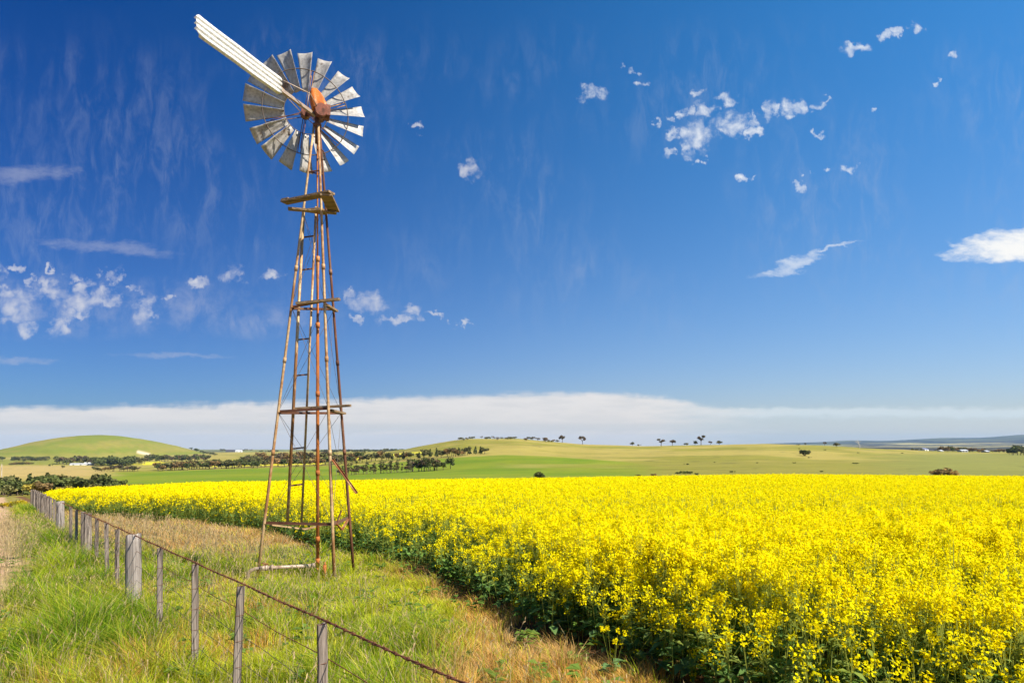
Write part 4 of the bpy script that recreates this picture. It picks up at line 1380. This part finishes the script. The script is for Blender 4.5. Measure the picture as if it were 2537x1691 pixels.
def far_tree(kind, x, y, z, h, w):
    cr, _ = KIND[kind][trs.integers(0, 4)]
    co = np.empty(len(cr.vertices) * 3, np.float32); cr.vertices.foreach_get('co', co); co = co.reshape(-1, 3)
    cl = np.empty(len(cr.vertices) * 4, np.float32); cr.color_attributes['col'].data.foreach_get('color', cl); cl = cl.reshape(-1, 4)[:, :3] * (.75 + .5 * trs.random())
    a = trs.random() * 6.28; c, s = math.cos(a), math.sin(a)
    v = np.stack([x + h * w * (co[:, 0] * c - co[:, 1] * s), y + h * w * (co[:, 0] * s + co[:, 1] * c), z + h * (co[:, 2] - .12)], 1)
    FAR['V'].append(v); FAR['C'].append(cl); FAR['Q'].append(np.arange(len(v)).reshape(-1, 4) + FAR['n']); FAR['n'] += len(v)

NAMES = {'round': 'bushy_tree', 'pine_round': 'bushy_tree', 'brown_round': 'bushy_tree', 'gold_round': 'bushy_tree', 'conifer': 'pine_tree', 'gum': 'gum_tree', 'slender': 'slender_tree', 'bare': 'bare_tree',
         'twiggy': 'shrub', 'dome_dark': 'shrub', 'dome_brown': 'shrub', 'shrub': 'shrub', 'dark_shrub': 'shrub', 'brown_shrub': 'shrub', 'yellow_shrub': 'shrub'}


def tree(kind, x, y, z, h, w, label, group=None):
    """h: height in metres, w: crown width relative to the height of the pattern"""
    cr, tk = KIND[kind][trs.integers(0, len(KIND[kind]))]
    nm = NAMES[kind]
    e = empty(nm, (x, y, z), label, 'shrub' if nm == 'shrub' else 'tree', group)
    e.rotation_euler = (0, 0, trs.random() * 6.28); e.scale = (h * w, h * w, h)
    if cr: link('crown', cr, e)
    link('stem' if nm == 'shrub' else 'trunk', tk, e)
    return e


def tpx(kind, u, v, hpx, w, label, group=None, ymin=150, y=None):
    if y: x = (u - CU) / F * y; z = gz(x, y)
    else: x, y, z = solve(u, v, ymin)
    return tree(kind, x, y, z, hpx / F * y, w, label, group)


def row(kinds, path, n, hpx, w, label, group, ymin=150, ju=3, jv=1.0, y=None, mass=False):
    us = [p[0] for p in path]
    for k in range(n):
        t = (k + .5 + trs.normal(0, .18)) / n
        u = lerp(us[0], us[-1], t) + trs.normal(0, ju)
        v = np.interp(u, us, [p[1] for p in path]) + trs.normal(0, jv)
        if mass:
            x_, y_, z_ = solve(u, v, ymin); far_tree(kinds[trs.integers(0, len(kinds))], x_, y_, z_, hpx * (.72 + .5 * trs.random()) / F * y_, w * (.85 + .4 * trs.random())); continue
        tpx(kinds[trs.integers(0, len(kinds))], u, v, hpx * (.72 + .5 * trs.random()), w * (.85 + .4 * trs.random()), label, group, ymin, y * (1 + trs.normal(0, .03)) if y else None)


# left: plantation grove just below the field, its shrubs, far rows
row(['conifer', 'pine_round', 'round'], [(-30, 1222), (280, 1212)], 46, 40, 1.2, 'dark green tree of the dense grove beyond the far end of the fence', 'trees of the dense grove', y=192, ju=5)
row(['conifer', 'pine_round'], [(-20, 1222), (262, 1212)], 30, 33, 1.3, 'dark green tree of the dense grove beyond the far end of the fence', 'trees of the dense grove', y=178, ju=5)
row(['pine_round'], [(250, 1212), (300, 1210)], 6, 27, 1.3, 'low dark tree at the tapering right end of the grove', 'low trees at the right end of the grove', y=185)
for u, h, w, kd, lb in ((78, 34, 1.5, 'gold_round', 'olive gold bushy tree in front of the dark pine grove'), (107, 37, 1.25, 'brown_round', 'round orange-brown tree in front of the pine grove above the fence end'),
                        (160, 24, 1.7, 'gold_round', 'small ochre tree in front of the grove, over the far edge of the canola'), (238, 26, 1.5, 'round', 'olive round tree at the middle front of the grove'),
                        (205, 20, 1.4, 'gold_round', 'small gold green tree between the ochre tree and the olive round tree'), (272, 20, 1.7, 'brown_round', 'wide brown bushy tree near the right end of the grove'),
                        (303, 21, 1.9, 'brown_round', 'brown purple tree next to last at the right end of the grove'), (337, 21, 1.9, 'round', 'last olive brown tree at the right tip of the grove'),
                        (20, 34, 1.3, 'round', 'olive tree beside the pale pole at the left edge')):
    tpx(kd, u, 0, h, w, lb, None, y=165)
for k, (u, v, h) in enumerate(((8, 1236, 17), (27, 1236, 14), (44, 1234, 20), (56, 1233, 15))):
    tpx('yellow_shrub', u, v, h, 1.15, 'golden yellow flowering shrub at the far end of the fence, left of the posts', 'yellow shrubs by the fence end', y=62 + k * 2)
tpx('brown_shrub', 150, 0, 12, 2.4, 'low rusty red shrub behind the far left end of the canola', None, y=128)
row(['round', 'pine_round'], [(28, 1141), (120, 1141)], 26, 11, 1.3, 'dark tree in the first far row below the left slope of the hill', 'far row below the left slope of the hill', 900, 1, mass=True)
row(['round', 'pine_round'], [(-10, 1142), (8, 1142)], 4, 11, 1.3, 'dark far tree cut by the left edge of the picture', 'far trees at the left edge', 900, 1)
row(['pine_round', 'round', 'gum'], [(140, 1149), (238, 1150)], 20, 18, 1.25, 'dark tree of the row in front of the hill, behind the long white shed', 'trees behind the long white shed', 900, 2)
row(['pine_round'], [(236, 1153), (324, 1154)], 34, 22, 1.15, 'dark dense tree of the block under the hill', 'dense block under the hill', 850, 2, mass=True)
row(['gum', 'round'], [(324, 1150), (360, 1148)], 7, 16, 1.2, 'loose tree trailing off the right end of the dense block', 'trees right of the dense block', 850, 2)
row(['round', 'gum', 'pine_round'], [(366, 1142), (516, 1143)], 32, 15, 1.25, 'dark tree in the row behind the yellow strip right of the hill', 'row behind the far yellow strip', 900, 2)
row(['brown_round', 'round'], [(234, 1167), (268, 1167)], 8, 11, 1.3, 'low dark bushy tree at the left end of the front row on the green paddock', 'left end of the front row', 500, 2, .5)
row(['gum', 'round'], [(275, 1167), (345, 1167)], 10, 13, 1.4, 'small separate tree in the front row on the far edge of the green paddock', 'front row on the green paddock', 500, 2, .5)
row(['round', 'pine_round', 'brown_round'], [(388, 1165), (640, 1157)], 48, 20, 1.35, 'dark tree of the long belt above the green paddock, left of the windmill', 'long tree belt left of the windmill', 500, 3)
row(['round', 'brown_round', 'gum'], [(600, 1150), (890, 1140)], 40, 22, 1.2, 'brown green tree of the belt seen through the windmill legs', 'tree belt behind the windmill', 500, 3, 2)
row(['round', 'pine_round', 'brown_round'], [(640, 1157), (803, 1152), (960, 1139)], 34, 20, 1.35, 'dark tree of the belt seen through the windmill legs', 'tree belt behind the windmill', 500, 3)
row(['round', 'brown_round', 'conifer'], [(960, 1140), (1160, 1128)], 24, 18, 1.1, 'dark tree of the belt climbing the hill right of the windmill', 'tree belt climbing the hill', 450, 3)
for u, h in ((1137, 18), (1150, 15), (1163, 18), (1178, 19), (1191, 18), (1201, 17)):
    tpx('conifer' if h > 17 else 'round', u, 1126 - (u - 1137) * .03, h, 1.4, 'dark tree at the top end of the belt, high on the slope', 'top end of the tree belt', 450)
row(['slender'], [(838, 1177), (1020, 1169)], 36, 27, 1.5, 'thin young tree with a bare trunk in the line on the green slope', 'thin young trees on the green slope', 250, 4, .6)
row(['slender', 'gum'], [(838, 1177), (1020, 1169)], 12, 18, 1.2, 'thin young tree with a bare trunk in the line on the green slope', 'thin young trees on the green slope', 250, 4, .6)
row(['pine_round', 'gum', 'round'], [(1022, 1168), (1090, 1165)], 14, 30, 1.0, 'dark tree in the clump at the right end of the thin young trees', 'clump right of the thin trees', 250, 3, .5)
tpx('pine_round', 1098, 1164, 20, 1.3, 'rounded dark tree, next to last on the right of the green slope clump', None, 250)
tpx('pine_round', 1116, 1161, 27, 1.1, 'very dark tree at the right tip of the green slope clump', None, 250)
row(['round', 'pine_round'], [(470, 1112), (512, 1124), (535, 1128)], 16, 6, 1.6, 'dark bush of the hedgerow running down right of the hill', 'hedgerow right of the hill', 1500, 1, .3, mass=True)
row(['round', 'gum'], [(540, 1117), (625, 1117)], 10, 5, 1.8, 'tiny far tree round the white farmhouse on the horizon', 'trees round the far farmhouse', 2500, 2, .3, mass=True)
row(['pine_round', 'round'], [(776, 1120), (1005, 1119)], 46, 8, 1.7, 'tiny dark tree of the wood on the horizon behind the windmill', 'wood on the horizon', 2200, 2, .6, mass=True)
row(['round', 'pine_round'], [(645, 1119), (690, 1119)], 9, 5, 1.8, 'tiny dark tree on the horizon left of the pump pipe', 'trees on the horizon left of the pump pipe', 2200, 2, .4, mass=True)
row(['shrub', 'brown_shrub'], [(25, 1151), (78, 1149)], 12, 6, 1.5, 'low bush of the short hedge in the far left paddock', 'short hedge in the far left paddock', 700, 1, .4)
tpx('dark_shrub', 124, 1154.5, 6, .9, 'single small dark bush in the pale left paddock', None, 700)
tpx('shrub', 155, 1159, 8, .9, 'pale green round bush in the far left paddock below the white shed', None, 600)
row(['gum', 'shrub'], [(1140, 1084), (1172, 1083)], 6, 6, 1.4, 'tiny tree at the left end of the hilltop line', 'left end of the hilltop trees', 600, 1, .1, y=868)
row(['gum', 'shrub'], [(1192, 1083), (1278, 1084)], 15, 6, 1.4, 'tiny tree in the line along the hilltop skyline', 'hilltop line of tiny trees', 600, 2, .1, y=868)
row(['gum', 'round', 'brown_round'], [(1300, 1087), (1384, 1093)], 12, 8, 1.6, 'small tree in the cluster right of the hilltop', 'cluster right of the hilltop', 600, 2, .1, y=868)
for kd, u, v, h, w, lb in (('gum', 1393, 1095, 20, 1.0, 'lone open-crowned gum at the right end of the hilltop trees'), ('gum', 1443, 1101, 22, 1.0, 'lone gum on the skyline standing clear of the hilltop trees'),
                           ('round', 1567, 1104, 11, 1.3, 'small dark tree on the skyline left of a tiny bush'), ('shrub', 1582, 1104, 5, 1.2, 'tiny bush on the skyline right of the small dark tree'),
                           ('gum', 1638, 1104, 18, 1.5, 'broad dark gum, wider of the close pair on the skyline'), ('gum', 1666, 1103, 16, 1.2, 'narrower gum of the close pair on the skyline'),
                           ('shrub', 1702, 1103, 7, 1.4, 'low bush on the skyline left of the tall gum'), ('round', 1722, 1102.5, 11, 1.2, 'bushy tree tucked against the left of the tall ridge gum'),
                           ('gum', 1737, 1105, 24, 1.05, 'tallest gum on the ridge with pale limbs'), ('gum', 1760, 1101, 10, 1.1, 'small tree right of the tall ridge gum'), ('round', 1782, 1100, 12, 1.5, 'rounded tree at the right end of the ridge group'),
                           ('shrub', 1978, 1100, 3, 2.0, 'tiny dark scrub on the bare right end of the ridge'), ('round', 1995, 1100, 6, 1.1, 'tiny round tree on the right end of the ridge'), ('gum', 2043, 1102, 11, .9, 'small upright tree on the ridge before the blue hills'),
                           ('round', 2073, 1104, 12, 1.6, 'spreading dark tree on the ridge before the blue hills'), ('bare', 2130, 1108, 24, 1.2, 'bare white-limbed tree on the ridge before the blue hills'),
                           ('dome_dark', 1995, 1129, 21, 1.35, 'large round dark green bush alone on the right slope'), ('dome_brown', 2340, 1186, 32, 1.9, 'spreading orange-brown bush at the far edge of the canola on the right'),
                           ('dome_dark', 1336, 1190, 25, 1.1, 'round dark bush just beyond the far edge of the canola'), ('dark_shrub', 1678, 1174, 7, 1.6, 'leftmost low dark bush of the four in the green hollow'),
                           ('dark_shrub', 1694, 1174, 10, 1.3, 'tallest dark bush of the four in the green hollow'), ('dark_shrub', 1710, 1174, 9, 1.2, 'third dark bush of the four in the green hollow'), ('dark_shrub', 1724, 1176, 6, 1.5, 'rightmost low dark bush of the four in the green hollow'),
                           ('shrub', 1582, 1180, 6, 2.0, 'grey green scrub at the far crop edge left of the pale bush'), ('brown_shrub', 1620, 1180, 9, 1.4, 'pale brown bush at the far crop edge'),
                           ('dark_shrub', 1703, 1151, 4, 2.0, 'low dark bush on the slope above the four bushes'), ('dark_shrub', 1771, 1146, 2.5, 1.6, 'tiny dark bush high on the slope right of the low dark bush'), ('dark_shrub', 1814, 1170, 4.5, 2.2, 'low flat dark bush in the hollow near the crop edge'),
                           ('dark_shrub', 1876, 1147, 3, 1.6, 'tiny dark bush on the middle of the right slope'), ('dark_shrub', 2035, 1169, 4.5, 1.6, 'small dark bush low on the right slope near the crop'), ('dark_shrub', 2004, 1134, 3, 1.8, 'tiny dark bush just below the large round bush'),
                           ('dark_shrub', 1968, 1147, 3, 2.0, 'small dark bush left below the large round bush'), ('dark_shrub', 2122, 1149, 4, 3.0, 'flat dark scrub on the right slope'), ('dark_shrub', 1980, 1112, 2.5, 1.8, 'tiny dark bush just above the large round bush'),
                           ('dark_shrub', 2044, 1115, 2.5, 1.6, 'tiny dark bush under the small upright ridge tree'), ('dark_shrub', 2126, 1122, 2.5, 1.6, 'tiny dark bush under the bare white tree'), ('dark_shrub', 2235, 1123, 2.5, 2.0, 'tiny dark bush near the blue roofed shed')):
    sky_ = v < 1109 and u < 2160 and h > 2.6
    yy = None
    if sky_: yy = float(np.interp(u, [1200, 1900, 2030, 2130], [868, 858, 838, 812]))
    tpx(kd, u, v, h, w, lb, None, 190 if v > 1172 else 250, yy)
row(['brown_round', 'round', 'pine_round'], [(2328, 1121), (2365, 1121)], 9, 12, 1.2, 'dark tree in the cluster beside the white shed far right', 'cluster beside the far white shed', 700, 2, .3, y=1120)
row(['brown_round', 'round'], [(2366, 1121), (2440, 1122)], 16, 9, 1.3, 'dark tree in the row behind the far grey shed', 'row behind the far grey shed', 700, 2, .3, y=1150)
row(['gum', 'brown_round'], [(2458, 1123), (2494, 1123)], 7, 8, 1.4, 'brown tree in the loose row before the dark clump at the right edge', 'loose row before the right edge', 700, 2, .3, y=1060)
row(['pine_round', 'round'], [(2496, 1126), (2560, 1126)], 12, 19, 1.1, 'tall dark tree of the clump at the right edge', 'dark clump at the right edge', 600, 3, .3, y=880)
row(['round', 'gum'], [(2262, 1118), (2284, 1118)], 5, 6, 1.4, 'brown bush left of the blue roofed shed', 'bushes left of the blue roofed shed', 700, 1, .3, y=1050)


props(link('distant_trees', np_mesh('distant_trees', np.concatenate(FAR['V']), [np.concatenate(FAR['Q'])], np.concatenate(FAR['C']), treem)), 'far-off dark woods and hedgerows near the horizon and under the hill', 'trees', kind='stuff')


# ------------------------------------------------------------------ far buildings
def shed(u, y, wpx, hpx, depth, wall, roof, label, name='shed', rot=.15, openings=2):
    x = (u - CU) / F * y; z = gz(x, y) - .2
    w = wpx / F * y; h = hpx / F * y
    e = empty(name, (x, y, z), label, 'house' if 'house' in name else 'shed')
    e.rotation_euler = (0, 0, rot)
    bm = bmesh.new(); eh = h * .62
    vs = [bm.verts.new((sx * w / 2, sy * depth / 2, zz)) for zz in (0, eh) for sx, sy in ((-1, -1), (1, -1), (1, 1), (-1, 1))]
    g0 = bm.verts.new((-w / 2, 0, h - .12)); g1 = bm.verts.new((w / 2, 0, h - .12))
    for f in ((0, 1, 5, 4), (2, 3, 7, 6)): bm.faces.new([vs[i] for i in f])
    bm.faces.new((vs[1], vs[2], vs[6], g1, vs[5])); bm.faces.new((vs[3], vs[0], vs[4], g0, vs[7]))
    part('wall', bm, MT[wall], e, world=False)
    bm = bmesh.new(); ov = .4
    for s in (-1, 1):
        a = [(-w / 2 - ov, s * (depth / 2 + ov), eh - .15), (w / 2 + ov, s * (depth / 2 + ov), eh - .15), (w / 2 + ov, 0, h), (-w / 2 - ov, 0, h)]
        lo = [bm.verts.new(p) for p in a]; hi = [bm.verts.new((p[0], p[1], p[2] + .15)) for p in a]
        bm.faces.new(lo); bm.faces.new(hi[::-1])
        for i in range(4): bm.faces.new((lo[i], lo[(i + 1) % 4], hi[(i + 1) % 4], hi[i]))
    part('roof', bm, MT[roof], e, world=False)
    for k in range(openings):
        bm = bmesh.new(); cx = (k + .5) / openings * w - w / 2
        beam(bm, (cx, -depth / 2 - .04, .25 * eh), (cx, -depth / 2 - .04, .78 * eh), min(2.2, w / openings * .45), .06, up=(0, 1, 0))
        part('window' if 'house' in name else 'door', bm, MT['opening'], e, world=False)


shed(203, 1130, 50, 5.0, 9, 'white_wall', 'iron_roof', 'long low white shed in front of the dark trees under the hill', openings=3)
shed(217, 1200, 12, 11, 9, 'white_wall', 'iron_roof', 'pale house half hidden in the trees behind the long white shed', 'farmhouse', .4, 1)
shed(572, 3050, 22, 6.5, 22, 'dark_wall', 'dark_roof', 'dark roofed far shed on the horizon beside the white farmhouse', rot=.1, openings=2)
shed(592, 3000, 15, 6.0, 16, 'white_wall', 'iron_roof', 'white far farmhouse on the horizon right of the hill', 'farmhouse', .2, 2)
shed(2288, 1030, 16, 8, 10, 'white_wall', 'blue_roof', 'shed with a blue grey roof left of the far right trees', rot=.5, openings=1)
shed(2329, 1050, 8, 5, 7, 'white_wall', 'iron_roof', 'small white shed against the dark tree cluster far right', rot=.3, openings=1)
shed(2385, 1030, 17, 6.0, 9, 'grey_wall', 'iron_roof', 'low grey shed before the far right row of trees', rot=.1, openings=2)
shed(2441, 1040, 12, 5.5, 8, 'dark_wall', 'iron_roof', 'small shed with a white roof far right', rot=.4, openings=1)
shed(2306, 1060, 9, 4, 7, 'grey_wall', 'dark_roof', 'small dark roofed hut beside the blue roofed shed', 'hut', .2, 1)
shed(470, 1080, 9, 4, 8, 'white_wall', 'iron_roof', 'tiny white hut among the trees of the belt left of the windmill', 'hut', .2, 1)

bm = bmesh.new(); y_ = 226; x_ = (4 - CU) / F * y_
g_ = gz(x_, y_); tube(bm, [(x_, y_, g_ - .3), (x_, y_, g_ + 4.5), (x_ + .04, y_, g_ + 9.2)], .19, 10, .13)
tube(bm, [(x_ + .04, y_, g_ + 9.2), (x_ + .04, y_, g_ + 9.5)], .06, 6)
props(part('utility_pole', bm, MT['pole'], None, None, True), 'pale wooden pole at the left edge beyond the fence', 'pole')

# ------------------------------------------------------------------ haze
HAZE = 3.2e-5
if HAZE:
    m, N, out = mat_new('haze_air')
    pv = N.n('ShaderNodeVolumePrincipled')
    pv.inputs['Color'].default_value = (.46, .70, 1.0, 1)
    pv.inputs['Density'].default_value = HAZE
    m.node_tree.links.new(pv.outputs[0], out.inputs['Volume'])
    x1, y0_, y1_, z0_, z1_ = 17100, -30, 16600, float(ZMIN) - 1.0, max(float(ZMAX), 12) + 12
    vs = [(sx * x1, yy, zz) for zz in (z0_, z1_) for sx, yy in ((-1, y0_), (1, y0_), (1, y1_), (-1, y1_))]
    me = bpy.data.meshes.new('haze')
    me.from_pydata(vs, [], [(3, 2, 1, 0), (4, 5, 6, 7), (0, 1, 5, 4), (1, 2, 6, 5), (2, 3, 7, 6), (3, 0, 4, 7)])
    me.materials.append(m)
    props(link('haze', me), kind='stuff')
